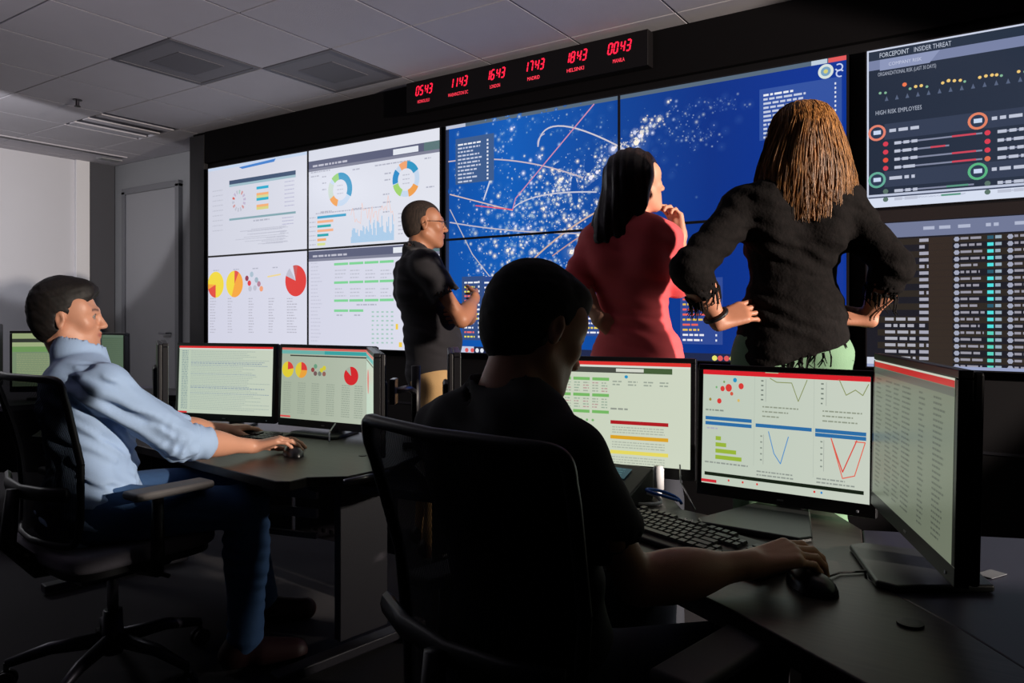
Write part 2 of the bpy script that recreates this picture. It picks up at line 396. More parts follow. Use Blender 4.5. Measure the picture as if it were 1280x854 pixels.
donut(cv, 507, 224, .115, [(-32, 5, (240, 165, 115)), (5, 62, (50, 150, 195)), (118, 168, (238, 160, 80)), (205, 255, (160, 210, 110)), (258, 308, (45, 140, 200))])
for px, py, w_ in [(388, 217, 24), (388, 222, 10), (440, 213, 10), (468, 208, 45), (480, 218, 8), (480, 226, 8), (530, 199, 8), (532, 235, 10), (402, 222, 5), (402, 230, 5), (402, 238, 5), (478, 244, 8), (478, 254, 10), (478, 266, 8), (440, 262, 12), (400, 266, 14)]:
    WD(cv, px, px+w_, py, .009, GRY)
for k, (l, c) in enumerate([(36, (60, 160, 200)), (20, (240, 178, 140)), (17, (40, 170, 175)), (20, (240, 178, 140)), (14, (40, 165, 175)), (11, (240, 170, 110)), (10, (215, 225, 150))]):
    y = 270.5+k*5.6; R(cv, 396, 396+l, y, y+3.2, c, 3); WD(cv, 386, 394, y+3, .008, LG)
WD(cv, 394, 478, 268, .008, GRY)
n = 46
for k in range(n):
    x = wx(438)+(wx(492)-wx(438))*k/n; h = .04+.11*random.random()*(0.6+0.9*k/n)
    cv.rect(x, wz(438, 304), x+.008, wz(438, 304)+h, (168, 202, 232), 3)
pts = [(wx(438)+(wx(492)-wx(438))*k/30, wz(438, 304)+.12+.13*random.random()+(.1 if k in (8, 26, 27) else 0)) for k in range(31)]
cv.line(pts, .004, (240, 200, 190), 4)
for k in range(6): WD(cv, 497, 503, 268+k*5, .008, LG)
pB = panel(xb, xc, ZM, ZT, cv, 'upper right of the four white wall screens, showing two coloured ring charts')
# C: lower left white - pies
cv = base(xa, xb, ZB, ZM, (208, 209, 226), (217, 218, 233))
def pie(cv, x, z_, r, segs, zl=3):
    for a0, a1, c in segs: cv.sector(x, z_, 0, r, a0, a1, c, zl)
def piepx(px, py, r, segs): pie(cv, *W(px, py), r, segs)
YEL = (240, 215, 60); RED = (222, 62, 58); OR2 = (245, 165, 60)
piepx(269, 356, .105, [(-90, 180, YEL), (180, 250, (225, 75, 60)), (250, 275, OR2)])
piepx(292.5, 355, .105, [(0, 30, (225, 80, 70)), (30, 200, OR2), (200, 360, YEL)])
piepx(369, 351, .115, [(-15, 10, (200, 90, 90)), (10, 290, RED), (290, 325, (190, 190, 205))])
for px, py, c in [(308, 348, (150, 60, 80)), (311, 354, (220, 60, 70)), (314, 343, (170, 190, 205)), (320, 350, (160, 180, 195)), (323, 355, (180, 130, 150)), (326, 361, (240, 160, 120)), (312, 361, LG), (318, 360, LG)]:
    cv.disc(*W(px, py), .022, c, 10, 3)
cv.line([W(334, 346), W(350, 343)], .012, (236, 214, 150), 3)
for px in (266, 291, 315, 340, 366): WD(cv, px, px+7, 339-(px-266)*.05, .009, GRY)
for c_, wd in ((262, 7), (284, 6), (310, 7), (335, 7), (358, 12)):
    for k in range(13):
        WD(cv, c_, c_+wd*random.uniform(.6, 1.1), 374+k*3.5, .0075, (182, 182, 196))
pC = panel(xa, xb, ZB, ZM, cv, 'lower left white wall screen with yellow and red pie charts above a table')
# D: lower right white - green bars
cv = base(xb, xc, ZB, ZM, (212, 213, 230), (220, 222, 236)); hd(cv, xb, xc, ZM-.012)
for k, y in enumerate((330, 353, 375.5, 388)):
    for q in range(4 if k < 3 else 2):
        a = 417+q*19; cv.rect(wx(a), wz(417, y+2), wx(a+17.5), wz(417, y-1), (128, 210, 150), 3)
for k in range(2):
    for q in range(4):
        for r_ in range(3): WD(cv, 418+q*19, 418+q*19+random.uniform(8, 14), 339+k*23+r_*4.4, .008, LG)
for k in range(22): WD(cv, 388, 388+random.uniform(7, 14), 330+k*4.6, .007, (196, 197, 214))
for k in range(8):
    for q in range(5): WD(cv, 464+q*6, 467+q*6, 391+k*5.5, .01, (165, 200, 190))
WD(cv, 445, 470, 382, .01, GRY); WD(cv, 420, 428, 395, .01, GRY); WD(cv, 442, 450, 395, .01, GRY)
cv.rect(wx(494), wz(494, 412), wx(497), wz(494, 405), (240, 205, 80), 3); cv.rect(wx(498), wz(498, 434), wx(502), wz(498, 428), (240, 205, 80), 3)
pD = panel(xb, xc, ZB, ZM, cv, 'lower right of the four white wall screens, with rows of green bars')
# map group
ma, mb_, mc = wx(556), wx(773.5), wx(1060)
cv = Canvas()
B0, B1, B2 = (14, 88, 178), (10, 72, 162), (8, 46, 128)
BK = [(ma-.02, (12, 78, 165)), (ma+.5, (14, 92, 184)), (mb_, (8, 66, 150)), (mb_+.5, (6, 48, 132)), (mc+.02, (8, 52, 150))]
for (x0, c0), (x1, c1) in zip(BK[:-1], BK[1:]): cv.grad(x0, ZB, x1, ZT, c0, c1, 0)
cv.rect(ma, ZT-.028, mc, ZT, (86, 104, 122), 2); cv.rect(ma, ZT-.028, ma+.16, ZT-.006, (190, 196, 214), 3)
cv.rect(mc-.16, ZT-.028, mc-.09, ZT-.004, (190, 205, 220), 3); cv.rect(mc-.085, ZT-.028, mc, ZT-.004, (225, 90, 90), 3)
cv.rect(ma, ZB, ma+.03, ZT, (38, 50, 80), 1)
def bg(x):
    for (x0, c0), (x1, c1) in zip(BK[:-1], BK[1:]):
        if x0 <= x <= x1:
            t_ = (x-x0)/(x1-x0); return tuple(a+(b-a)*t_ for a, b in zip(c0, c1))
    return B1
def city(px, py, r, br=1.0):
    x, z_ = W(px, py)
    b_ = bg(x); col = tuple(min(255, b+(t_-b)*br) for b, t_ in zip(b_, random.choice([(255, 244, 228), (250, 235, 222), (235, 232, 250)])))
    cv.disc(x, z_, r, tuple(b+(t_-b)*.75 for b, t_ in zip(b_, col)), 7, 2.2, rim=tuple(b+(t_-b)*.05*br for b, t_ in zip(b_, (220, 210, 230)))); cv.disc(x, z_, r*.38, col, 6, 3.1)
def haze(px, py, r, k=.3):
    x, z_ = W(px, py); b_ = bg(x); cv.disc(x, z_, r, tuple(b+(t_-b)*k for b, t_ in zip(b_, (200, 200, 235))), 10, 1.0, rim=b_)
def blob(n, cx, cy, sx, sy, rot, rmax, br=(.4, 1)):
    ca, sa = math.cos(rot), math.sin(rot)
    for _ in range(n):
        a, b = random.gauss(0, sx), random.gauss(0, sy)
        px, py = cx+a*ca-b*sa, cy+a*sa+b*ca
        if not 562 < px < 1050: continue
        if random.random() < .25: haze(px, py, .03, .10)
        city(px, py, rmax*random.random()**3+.004, random.uniform(*br))
blob(90, 625, 190, 12, 38, .1, .018, (.3, .8)); blob(40, 640, 150, 40, 12, -.1, .012, (.2, .6))
blob(60, 700, 160, 40, 14, -.1, .012, (.2, .6))
blob(260, 690, 245, 34, 26, -.3, .022); blob(340, 675, 280, 48, 30, -.15, .024); blob(240, 705, 300, 40, 40, -.2, .022)
blob(160, 640, 290, 34, 34, 0, .016, (.3, .9)); blob(160, 650, 350, 45, 28, 0, .02); blob(120, 700, 230, 14, 10, -.7, .022, (.7, 1)); blob(150, 735, 215, 18, 6, -.8, .02)
blob(130, 795, 172, 22, 5, -.66, .026, (.7, 1)); blob(60, 850, 150, 14, 14, -.6, .012, (.25, .7)); blob(50, 870, 170, 14, 9, 0, .01, (.2, .6))
blob(45, 900, 130, 16, 6, 0, .009, (.15, .5)); blob(45, 560+12, 225, 2, 30, 0, .012, (.4, .8)); blob(40, 606, 352, 14, 14, .6, .018, (.6, 1))
blob(40, 590, 290, 14, 40, .2, .01, (.2, .6)); blob(70, 760, 290, 26, 26, 0, .016, (.5, 1)); blob(60, 735, 200, 20, 26, 0, .01, (.2, .6)); blob(70, 800, 190, 40, 26, 0, .008, (.1, .4))
for px, py, r in [(639, 161, .03), (674, 196, .03), (634, 313, .04), (714, 315, .05), (679, 261, .035), (717, 244, .035), (690, 212, .03), (804, 149, .02), (766, 186, .05), (795, 178, .06), (746, 215, .04), (800, 170, .04), (738, 222, .05), (612, 380, .04), (660, 285, .03), (707, 275, .03), (835, 127, .02), (700, 225, .05), (700, 290, .03)]:
    haze(px, py, r*1.5, .3); city(px, py, r*.75, 1); city(px+3, py-2, r*.4, 1)
def bez(pts, w_, c, z_=4, n=16):
    a, b, c_ = [np.array(W(*p)) for p in pts]
    cv.line([tuple((1-t_)**2*a+2*t_*(1-t_)*b+t_*t_*c_) for t_ in np.linspace(0, 1, n)], w_, c, z_)
bez([(672, 183), (676, 130), (783, 188)], .0084, (205, 200, 210)); bez([(672, 183), (670, 172), (680, 167)], .0072, (180, 180, 205))
cv.line([W(742, 130), W(644, 248), W(640, 263)], .0072, (205, 140, 170), 4.2)
bez([(560, 202), (640, 190), (728, 222)], .0078, (200, 185, 195)); cv.line([W(562, 243), W(640, 263)], .0072, (215, 190, 185), 4.4)
cv.line([W(594, 257), W(640, 262)], .0072, (225, 90, 110), 4.6); bez([(641, 260), (665, 238), (745, 240)], .0078, (200, 200, 215))
bez([(562, 278), (640, 292), (735, 292)], .0078, (190, 185, 200)); cv.line([W(562, 262), W(590, 318), W(615, 350)], .0066, (190, 185, 190), 4.7)
bez([(660, 330), (700, 290), (745, 265)], .0096, (205, 175, 160)); bez([(690, 320), (730, 290), (745, 285)], .0072, (190, 150, 150))
cv.line([W(612, 226), W(604, 250)], .0108, (200, 205, 225), 4.8)
def legend(px0, px1, py0, py1, col, rows, cols=((196, 204, 226),), tcol=(224, 228, 240), ind=3, head=True):
    R(cv, px0, px1, py0, py1, col, 5)
    for k in range(rows):
        y = py0+6+(py1-py0-6)*k/rows; sl = 0
        WD(cv, px0+ind, px0+ind+(px1-px0)*random.uniform(.35, .62), y+2.5, .010, random.choice(cols) if k or not head else (235, 238, 245), 6)
        cv.rect(wx(px1-9), wz(px0, y+2.5), wx(px1-7), wz(px0, y), tcol, 6)
legend(569, 617, 174, 231, (62, 92, 140), 11)
legend(949, 1052, 112, 176, (50, 82, 160), 11, ind=5)
legend(577, 606, 346, 425, (52, 78, 130), 13, ((240, 110, 100), (235, 235, 245), (230, 220, 90)))
legend(602, 640, 346, 425, (46, 74, 140), 12, ((245, 240, 250),))
legend(850, 903, 348, 430, (48, 74, 148), 12, ((235, 210, 90), (235, 100, 90), (235, 235, 245), (230, 190, 80)))
legend(725, 770, 345, 420, (46, 74, 140), 12, ((235, 235, 245), (235, 210, 90)))
for px, py, rx, ry, ro in ((718, 238, .022, .085, .1), (744, 229, .07, .016, .5), (700, 206, .05, .02, .2), (736, 205, .03, .05, -.2)):
    x, z_ = W(px, py); n_ = 14; cv.poly([(x+rx*math.cos(2*math.pi*k/n_)*math.cos(ro)-ry*math.sin(2*math.pi*k/n_)*math.sin(ro), z_+rx*math.cos(2*math.pi*k/n_)*math.sin(ro)+ry*math.sin(2*math.pi*k/n_)*math.cos(ro)) for k in range(n_)], bg(x), 3.8)
# emblem and company mark near the map's corner
x, z_ = W(1032, 89); cv.disc(x, z_, .034, (215, 225, 220), 20, 5.5); cv.disc(x, z_, .022, (120, 160, 190), 16, 6.5); cv.disc(x, z_, .01, (210, 205, 120), 10, 7.5)
x, z_ = W(1048.5, 87); cv.sector(x, z_+.012, .012, .018, -40, 250, (200, 210, 240), 5.5); cv.sector(x+.004, z_-.016, .012, .018, 150, 420, (200, 210, 240), 5.5)
# task bar
cv.rect(ma, ZB, mc, ZB+.045, (30, 40, 74), 7)
for px in (583, 590, 596, 602, 609, 893, 900, 908, 915): cv.disc(wx(px), ZB+.022, .014, random.choice([(225, 230, 240), (230, 225, 110), (200, 110, 190), (220, 90, 90)]), 8, 8)
x = wx(560); cv.rect(x+.1, ZB, x+.2, ZB+.045, (190, 200, 225), 8)
mapcv = cv
panel(ma, mb_, ZM, ZT, mapcv, 'upper left blue map wall screen with city lights, arcs and a small list')
panel(mb_, mc, ZM, ZT, mapcv, 'upper right blue map wall screen beside the blonde person, list near its corner')
panel(ma, mb_, ZB, ZM, mapcv, 'lower left blue map wall screen behind the two seated and standing dark-shirted people')
panel(mb_, mc, ZB, ZM, mapcv, 'lower right blue map wall screen between the coral top and black cardigan')
# right group
ra = wx(1081.5); rb = ra+1.2; rm = wz(1083, 268)
cv = base(ra, rb, ZM, ZT, (34, 44, 62), (44, 54, 72))
cv.rect(ra, ZM, ra+.014, ZT, (205, 212, 232), 3); cv.rect(ra, ZT-.014, rb, ZT, (205, 212, 232), 3)
cv.rect(ra, ZM, rb, ZM+.05, (214, 222, 240), 3); cv.rect(ra, ZM+.05, rb, ZM+.056, (60, 70, 95), 3); cv.rect(ra, ZM+.056, rb, ZM+.066, (190, 198, 220), 3)
x = ra+.014
cv.rect(x, ZT-.055, rb, ZT-.014, (38, 50, 68), 1); cv.rect(x, ZT-.098, rb, ZT-.055, (120, 130, 165), 2)
cv.poly([(x+.045, ZT-.104), (x+.24, ZT-.104), (x+.28, ZT-.055), (x+.045, ZT-.055)], (140, 150, 185), 3)
cv.text('FORCEPOINT', wx(1099), ZT-.046, .030, (196, 204, 220), 4, width=wx(1136)-wx(1099)); cv.text('INSIDER THREAT', wx(1142), ZT-.046, .030, (186, 194, 212), 4, width=wx(1189)-wx(1142))
cv.text('COMPANY RISK', x+.08, ZT-.088, .022, (196, 202, 224), 4, width=.13)
cv.text('ORGANIZATIONAL RISK (LAST 30 DAYS)', wx(1097), wz(1097, 95.5), .024, (166, 173, 190), 4, width=wx(1170)-wx(1097))
cv.text('HIGH RISK EMPLOYEES', wx(1094), wz(1094, 144), .027, (172, 179, 196), 4, width=wx(1152)-wx(1094))
rows = [(0, .5), (.02, .4), (.09, 1.6), (.11, .5), (.13, .8), (.15, .8), (.17, .4), (.225, .7), (.245, 1), (.265, .8), (.285, .7), (.3, .3), (.35, .7), (.37, .8), (.39, .8), (.405, .7), (.42, .4), (.475, .7), (.495, .5), (.51, .3), (.53, .4), (.55, 1.7)]
for k, (a, h) in enumerate(rows):
    c = (240, 120, 80) if h > 1.4 else ((238, 200, 120) if h > .55 else (130, 180, 150))
    cv.disc(wx(1100)+a*1.08, wz(1100, 119)+.02*h, .0045+.003*h, c, 8, 4)
for k in range(15): cv.poly([(x+.065+k*.041, wz(1100, 127)), (x+.08+k*.041, wz(1100, 127)), (x+.0725+k*.041, wz(1100, 127)+.021)], (86, 98, 124), 3)
def emp(x_, z_, c, bars, name):
    cv.rect(x_+.03, z_-.035, x_+.42, z_+.035, (52, 62, 84), 1.5)
    cv.disc(x_, z_, .036, c, 20, 3); cv.disc(x_, z_, .026, (44, 58, 82), 20, 4); cv.words(x_-.014, z_-.008, .03, .018, (200, 215, 240), 5)
    cv.words(x_+.05, z_-.004, name, .014, (190, 196, 214), 3)
    for k, (cc, l) in enumerate(bars):
        zz = z_-.058-k*.036; cv.disc(x_+.035, zz+.004, .011, cc, 10, 3)
        cv.rect(x_+.07, zz, x_+.07+l*.3, zz+.007, (130, 136, 160), 3); cv.words(x_+.07, zz-.003, .09, .013, (188, 194, 212), 4); cv.rect(x_+.07+l*.2, zz, x_+.07+l*.28, zz+.008, (205, 70, 90) if cc[0] > 150 else (90, 150, 130), 5)
RR = (215, 62, 82)
emp(*W(1096, 166), (226, 130, 110), [(RR, 1.1), (RR, .7), ((230, 80, 60), 1.1), (RR, 1.1)], .13)
emp(*W(1222, 151), (226, 130, 100), [(RR, .9), (RR, 1.1), (RR, .8), ((220, 110, 80), 1)], .16)
emp(*W(1096, 225), (100, 170, 150), [((90, 115, 105), 1.0), ((90, 115, 105), .9)], .1)
emp(*W(1222, 214), (90, 180, 130), [((90, 115, 105), 1.0), ((90, 115, 105), .9)], .14)
panel(ra, rb, ZM, ZT, cv, 'dark slate wall screen at upper right headed insider threat')
z1 = rm
cv = base(ra, rb, ZB, ZM, (26, 26, 34)); cv.rect(ra, ZM-.06, rb, ZM, (38, 30, 28), 1)
zt = ZM-.085
cv.rect(ra+.05, zt-.045, rb, zt+.02, (112, 120, 150), 2)
for a in (.23, .29, .36, .46, .56, .66, .76, .86): cv.words(ra+a, zt-.018, .045, .014, (175, 182, 205), 3)
for k in range(22):
    zz = zt-.07-k*.0285
    if k % 2 == 0: cv.rect(ra+.05, zz-.010, rb, zz+.018, (44, 38, 32), 1)
    if k > 11: cv.words(ra+.08, zz, .12, .013, (170, 170, 180), 3)
    cv.rect(ra+.05+.2, zz-.010, ra+.05+.29, zz+.018, (50, 40, 34), 2)
    cv.words(ra+.215, zz, .035, .014, (165, 165, 180), 3)
    for a, w_ in ((.355, .09), (.545, .1), (.735, .1), (.93, .1)):
        cv.disc(ra+a, zz+.005, .011, (160, 165, 185), 6, 3); cv.words(ra+a+.014, zz+.002, w_*random.uniform(.7, 1), .010, (150, 148, 160), 4)
    for a in (.465, .658, .85):
        c = (80, 225, 225) if k % 5 else (40, 90, 110)
        if k > 13: c = (90, 210, 190)
        cv.rect(ra+a, zz-.001, ra+a+.022, zz+.013, c, 4); cv.words(ra+a+.028, zz, .022, .013, (150, 170, 185), 4)
cv.rect(ra, ZB, rb, ZB+.02, (150, 160, 195), 5); cv.rect(ra+.002, ZB, ra+.06, ZB+.05, (200, 205, 220), 4)
panel(ra, rb, ZB, ZM, cv, 'dark wall screen at lower right with a table of white and cyan entries')

# clock strip
E_clock = emis_mat('clock_led', 1.6)
ka, kb = -3.28, -1.60
t = thing('clock_display', 'long black strip with six red digital world clocks under the ceiling', 'clock', ((ka+kb)/2, WF-.041, ZC-.21))
MB().box((0, -0.035, .095), (kb-ka, 0.07, 0.19)).build('housing', mat('clock_housing', (14, 11, 13), .6, spec=.2), t, bevel=.004)
SEG = {'0': 'abcdef', '1': 'bc', '3': 'abgcd', '4': 'fgbc', '5': 'afgcd', '6': 'afgcde', '7': 'abc', '8': 'abcdefg'}
def digit(ch, x, z_, w_, h, c):
    sl = .18; e = .0035
    q = {'a': ((0, h), (w_, h)), 'b': ((w_, h), (w_, h/2)), 'c': ((w_, h/2), (w_, 0)), 'd': ((0, 0), (w_, 0)), 'e': ((0, 0), (0, h/2)), 'f': ((0, h/2), (0, h)), 'g': ((0, h/2), (w_, h/2))}
    for sgm in SEG[ch]:
        (a, b), (c_, d_) = q[sgm]; L = math.hypot(c_-a, d_-b); ux, uy = (c_-a)/L*e, (d_-b)/L*e
        cv.line([(x+a+ux+(b+uy)*sl, z_+b+uy), (x+c_-ux+(d_-uy)*sl, z_+d_-uy)], .0085, c, 2)
RD = (255, 30, 62)
for (px, s, nm, nw) in [(534, '0543', 'HONOLULU', .10), (577, '1143', 'WASHINGTON DC', .155), (623, '1643', 'LONDON', .075), (671, '1743', 'MADRID', .085), (723, '1843', 'HELSINKI', .11), (777, '0043', 'MANILA', .07)]:
    x = wx(px)-.065-(ka+kb)/2; cv = Canvas()
    for k, ch in enumerate(s): digit(ch, x+k*.034+(.006 if k > 1 else 0), .098, .021, .055, RD)
    for zz in (.115, .137): cv.disc(x+.0685+zz*.1, zz, .0035, RD, 6, 2)
    p = cv.build('clock_digits', E_clock, t, (-2, 0, 2, .19)); p.location.y = -0.0702
    cv = Canvas(); cv.text(nm, x+.065-nw/2, .045, .03, (255, 60, 80), 2, width=nw)
    p = cv.build('city_name', E_clock, t, (-2, 0, 2, .19)); p.location.y = -0.0702
# ------------------------------------------------------------------ furniture
DZ = 0.68
E_mon = emis_mat('monitor_light', 0.92, 0.3)
MW, MH, BZ, BB = 0.505, 0.342, 0.014, 0.032
def cdir(x, d): return math.atan2(x*SY+d*CY, x*CY-d*SY)      # heading of a camera-aligned direction
def monitor(l, r, zb, cv, label, tilt=0.0, base=(-.09, .11), stand=True, deskz=DZ, w=None, group=None):
    l, r = C(*l), C(*r); c = (l+r)/2; rz = math.atan2(r[1]-l[1], r[0]-l[0]); W_ = w or np.linalg.norm(r-l)
    t = thing('monitor', label, 'monitor', (c[0], c[1], deskz), rz, 'desk monitors')
    h0 = zb-deskz
    def ob(mb, name, m, **k):
        o = mb.build(name, m, t, **k); o.location = (0, 0, h0); o.rotation_euler = (-tilt, 0, 0); return o
    fr = MB(); y = -0.002; ob(MB().box((0, -.008, MH/2+.008), (W_-2*BZ+.002, .008, MH-BB-BZ+.002)), 'glass_panel', M_bezel)
    fr.box((0, y, BB/2), (W_, 0.022, BB)); fr.box((0, y, MH-BZ/2), (W_, 0.022, BZ))
    for s in (-1, 1): fr.box((s*(W_/2-BZ/2), y, MH/2+.008), (BZ, 0.022, MH-BB-BZ))
    ob(fr, 'bezel', M_bezel, bevel=0.002)
    rc = MB().box((0, 0.017, MH/2), (W_-.004, 0.018, MH-.004)); ob(rc, 'rear_cover', M_plastic, bevel=0.006)
    ob(MB().box((0, 0.032, MH/2-.01), (W_*.45, 0.018, MH*.45)), 'rear_bulge', M_plastic, bevel=0.008)
    g = MB()
    for k in range(9): g.box((0, 0.0415, MH/2+.01+k*.006), (W_*.3, 0.002, 0.003))
    ob(g, 'vent_slots', M_dmetal)
    ob(MB().box((W_/2-.04, -0.0135, .012), (0.005, 0.002, 0.005)), 'power_light', mat('power_led', (200, 205, 215), .4))
    ob(MB().box((0, -0.0132, .013), (0.016, 0.0012, 0.004)), 'badge', M_metal)
    if cv:
        p = cv.build('screen_picture', E_mon, t, (BZ, BB, cv.W_-BZ, MH-BZ), (cv.W_/2, 0)); p.scale.x = (W_-2*BZ)/(cv.W_-2*BZ); p.location = (0, -0.0130, h0); p.rotation_euler = (-tilt, 0, 0)
    if stand:
        MB().box((0, 0.075, (h0+.16)/2+.01), (0.07, 0.022, h0+.16)).build('stand_neck', M_plastic, t, bevel=0.006)
        b = MB(); b.prism([(-.13, base[0]+.03), (-.11, base[0]), (.11, base[0]), (.13, base[0]+.03), (.09 if base[0] > -.2 else .04, base[1]), (-.09 if base[0] > -.2 else -.04, base[1])], 0, 0.014)
        b.build('stand_base', mat('stand_base_plastic', (44, 46, 46), .35), t, bevel=0.005)
    return t
SW, SH = MW-2*BZ, MH-BZ-BB
class Scr(Canvas):                  # authored in 0..1 of the lit area, v downwards
    def __init__(s, c0, c1=None, W_=MW):
        super().__init__(); s.w = W_-2*BZ; s.W_ = W_; s.grad(BZ, BB, W_-BZ, MH-BZ, c0, c1 or c0, 0)
    def at(s, u, v): return (BZ+u*s.w, BB+(1-v)*SH)
    def r(s, u0, v0, u1, v1, c, z=2): a, b = s.at(u0, v1), s.at(u1, v0); s.rect(a[0], a[1], b[0], b[1], c, z)
    def wd(s, u, v, du, h, c, z=2): a = s.at(u, v); s.words(a[0], a[1], du*s.w, h, c, z)
    def l(s, pts, w_, c, z=3): s.line([s.at(*q) for q in pts], w_, c, z)
PG = (198, 210, 192)
# monitor C
cv = Scr((190, 205, 186), (204, 214, 196)); cv.r(0, 0, 1, .03, (226, 40, 44), 3); cv.r(0, .03, 1, .045, (222, 226, 220), 3)
for k in range(34):
    v = .08+k*.026
    c = (150, 165, 175) if k in (6, 7, 8, 13, 20, 21, 24) else (172, 186, 176)
    cv.wd(.03, v, .07, .004, (140, 160, 160)); cv.wd(.13, v, random.uniform(.55, .85), .0045 if k in (7, 21) else .003, c)
cv.r(0, .975, .1, 1, (222, 60, 60), 3)
monitor((-1.50, 3.37), (-1.01, 3.22), .705, cv, 'left monitor of the seated blue-shirted person, a plain list under a red bar', tilt=.04)
# monitor D
cv = Scr((168, 180, 160), (186, 196, 178)); cv.r(0, 0, 1, .03, (214, 104, 96), 3); cv.r(0, .035, 1, .085, (110, 180, 172), 3); cv.r(.5, .035, .98, .085, (60, 165, 165), 4); cv.r(.1, .10, 1, .118, (60, 62, 56), 3)
def pm(cv, u, v, r, segs): pie(cv, *cv.at(u, v), r, segs, 4)
cv.r(0, .96, .12, .985, (220, 80, 80), 3)
pm(cv, .075, .31, .033, [(0, 80, RED), (80, 360, (228, 208, 50))]); pm(cv, .235, .31, .033, [(0, 90, RED), (90, 200, (240, 165, 60)), (200, 360, (226, 205, 60))])
pm(cv, .80, .36, .037, [(-10, 310, (215, 40, 44)), (310, 350, (170, 180, 165))])
for u, v, c in [(.37, .3, (150, 70, 70)), (.4, .25, (110, 160, 130)), (.40, .35, (120, 90, 90)), (.47, .3, (215, 205, 60)), (.5, .27, (215, 205, 60)), (.45, .35, (120, 130, 120)), (.5, .35, (150, 100, 90))]: cv.disc(*cv.at(u, v), .010, c, 8, 4)
for c_ in (.03, .2, .36, .53, .7, .84):
    for k in range(15): cv.wd(c_, .5+k*.03, .09, .0035, (152, 164, 148))
monitor((-.987, 3.2), (-.545, 2.96), .705, cv, 'middle monitor of the blue-shirted person with yellow and red pie charts', tilt=.04)
# monitor E, nearly edge on; reflection of monitor D painted as its picture
cv = Scr((176, 196, 180), (186, 202, 186)); cv.r(0, 0, 1, .03, (214, 104, 96), 3); cv.r(0, .035, 1, .085, (60, 165, 165), 3); cv.r(0, .1, 1, .118, (60, 62, 56), 3)
pm(cv, .3, .36, .045, [(0, 360, (205, 70, 70))])
monitor((-.548, 2.90), (-.432, 2.42), .705, cv, 'right wing monitor seen almost edge-on beside the pie chart monitor', tilt=.0, stand=False)
cv = Scr((170, 190, 176))
monitor((-1.385, 3.0), (-1.60, 3.44), .715, cv, 'edge-on monitor at the left end of the blue-shirted person desk', stand=False)
# back row
cv = Scr((120, 140, 110)); cv.r(0, 0, 1, .1, (150, 165, 120), 2); cv.r(0, .1, 1, .17, (50, 55, 48), 3); cv.r(0, .17, 1, .25, (160, 175, 130), 2); cv.r(0, .25, 1, .35, (110, 150, 90), 2)
for k in range(16): cv.wd(.05, .4+k*.035, .9, .004, (150, 160, 120))
monitor((-2.80, 4.20), (-2.34, 4.28), .74, cv, 'far monitor with a pale green page left of the blue-shirted person', deskz=.7)
cv = Scr((66, 86, 66), (84, 104, 84)); cv.r(.5, .0, 1, .05, (90, 110, 92), 2); cv.r(.6, .82, 1, .86, (120, 92, 52), 2)
for k in range(20): cv.wd(.05, .1+k*.04, .9, .004, (92, 110, 88))
monitor((-2.68, 4.74), (-2.35, 4.56), .72, cv, 'far dim green monitor seen in front of the grey wall corner', deskz=.7, w=.42)
cv = Scr((60, 80, 120))
monitor((-3.3, 4.15), (-2.84, 4.18), .78, cv, 'dark far monitor cut by the left edge of the picture', deskz=.7)
# foreground
cv = Scr((206, 216, 194), (212, 220, 200)); cv.r(0, 0, 1, .035, (226, 52, 48), 3); cv.r(0, .035, 1, .055, (222, 226, 216), 2); cv.r(0, .055, .9, .11, (74, 78, 70), 3); cv.r(.58, .065, .74, .098, (214, 218, 206), 4); cv.r(.74, .055, .9, .11, (72, 96, 60), 4)
for k, v in enumerate((.16, .32, .485, .565)):
    for q in range(5 if k < 3 else 3): cv.r(-.02+q*.115, v, .08+q*.115, v+.03, (122, 188, 104), 3)
    if k < 2:
        for q in range(10):
            for e in range(4): cv.wd(.0+q*.055, v+.06+e*.027, .035, .0035, random.choice([(168, 178, 160), (190, 160, 156), (160, 180, 160)]))
for k in range(9):
    for q in range(4): cv.disc(*cv.at(.355+q*.035, .68+k*.026), .0035, (120, 185, 110), 6, 3); 
for q in range(3): cv.disc(*cv.at(.375+q*.035, .585), .004, (130, 185, 120), 6, 3)
cv.wd(.02, .545, .3, .005, (110, 112, 104)); cv.disc(*cv.at(.64, .145), .005, (40, 150, 200), 8, 3)
for q in range(4): cv.wd(.56+q*.09, .2, .055, .004, (160, 170, 156)); cv.wd(.56+q*.09, .23, .05, .004, (160, 170, 156))
for v, c in ((.575, (178, 28, 34)), (.72, (226, 168, 40)), (.865, (236, 222, 100))):
    cv.r(.55, v, .88, v+.035, c, 3)
    for k in range(3): cv.wd(.56, v+.07+k*.025, .3, .003, (178, 186, 170))
cv.wd(.55, .47, .1, .005, (150, 156, 146))
monitor((.02, 2.32), (.515, 2.105), .706, cv, 'monitor right of the black-shirted head with green bars and a red, orange and yellow line', tilt=.03, base=(-.02, .15))
cv = Scr((196, 208, 192), (206, 214, 200)); cv.r(0, 0, 1, .04, (224, 36, 46), 3); cv.r(.4, -.005, .48, .006, (200, 200, 160), 4)
BL = (46, 112, 170)
for u0, u1, v in [(.02, .32, .41), (.02, .32, .455), (.345, .68, .44), (.70, .98, .44), (.70, .98, .475)]: cv.r(u0, v, u1, v+.03, BL, 3)
for u, v, r, c in [(.13, .16, .007, RED), (.17, .15, .010, RED), (.25, .13, .008, RED), (.19, .20, .005, (215, 90, 70)), (.11, .27, .007, RED), (.05, .26, .004, (160, 140, 60)), (.21, .08, .006, (40, 150, 200)), (.14, .10, .003, (120, 160, 90)), (.235, .255, .004, (220, 190, 110)), (.09, .15, .003, (120, 180, 120))]: cv.disc(*cv.at(u, v), r, c, 12, 4)
for k, l_ in enumerate((.035, .07, .135, .17)): cv.r(.09, .58+k*.055, .09+l_, .615+k*.055, (156, 186, 60), 3)
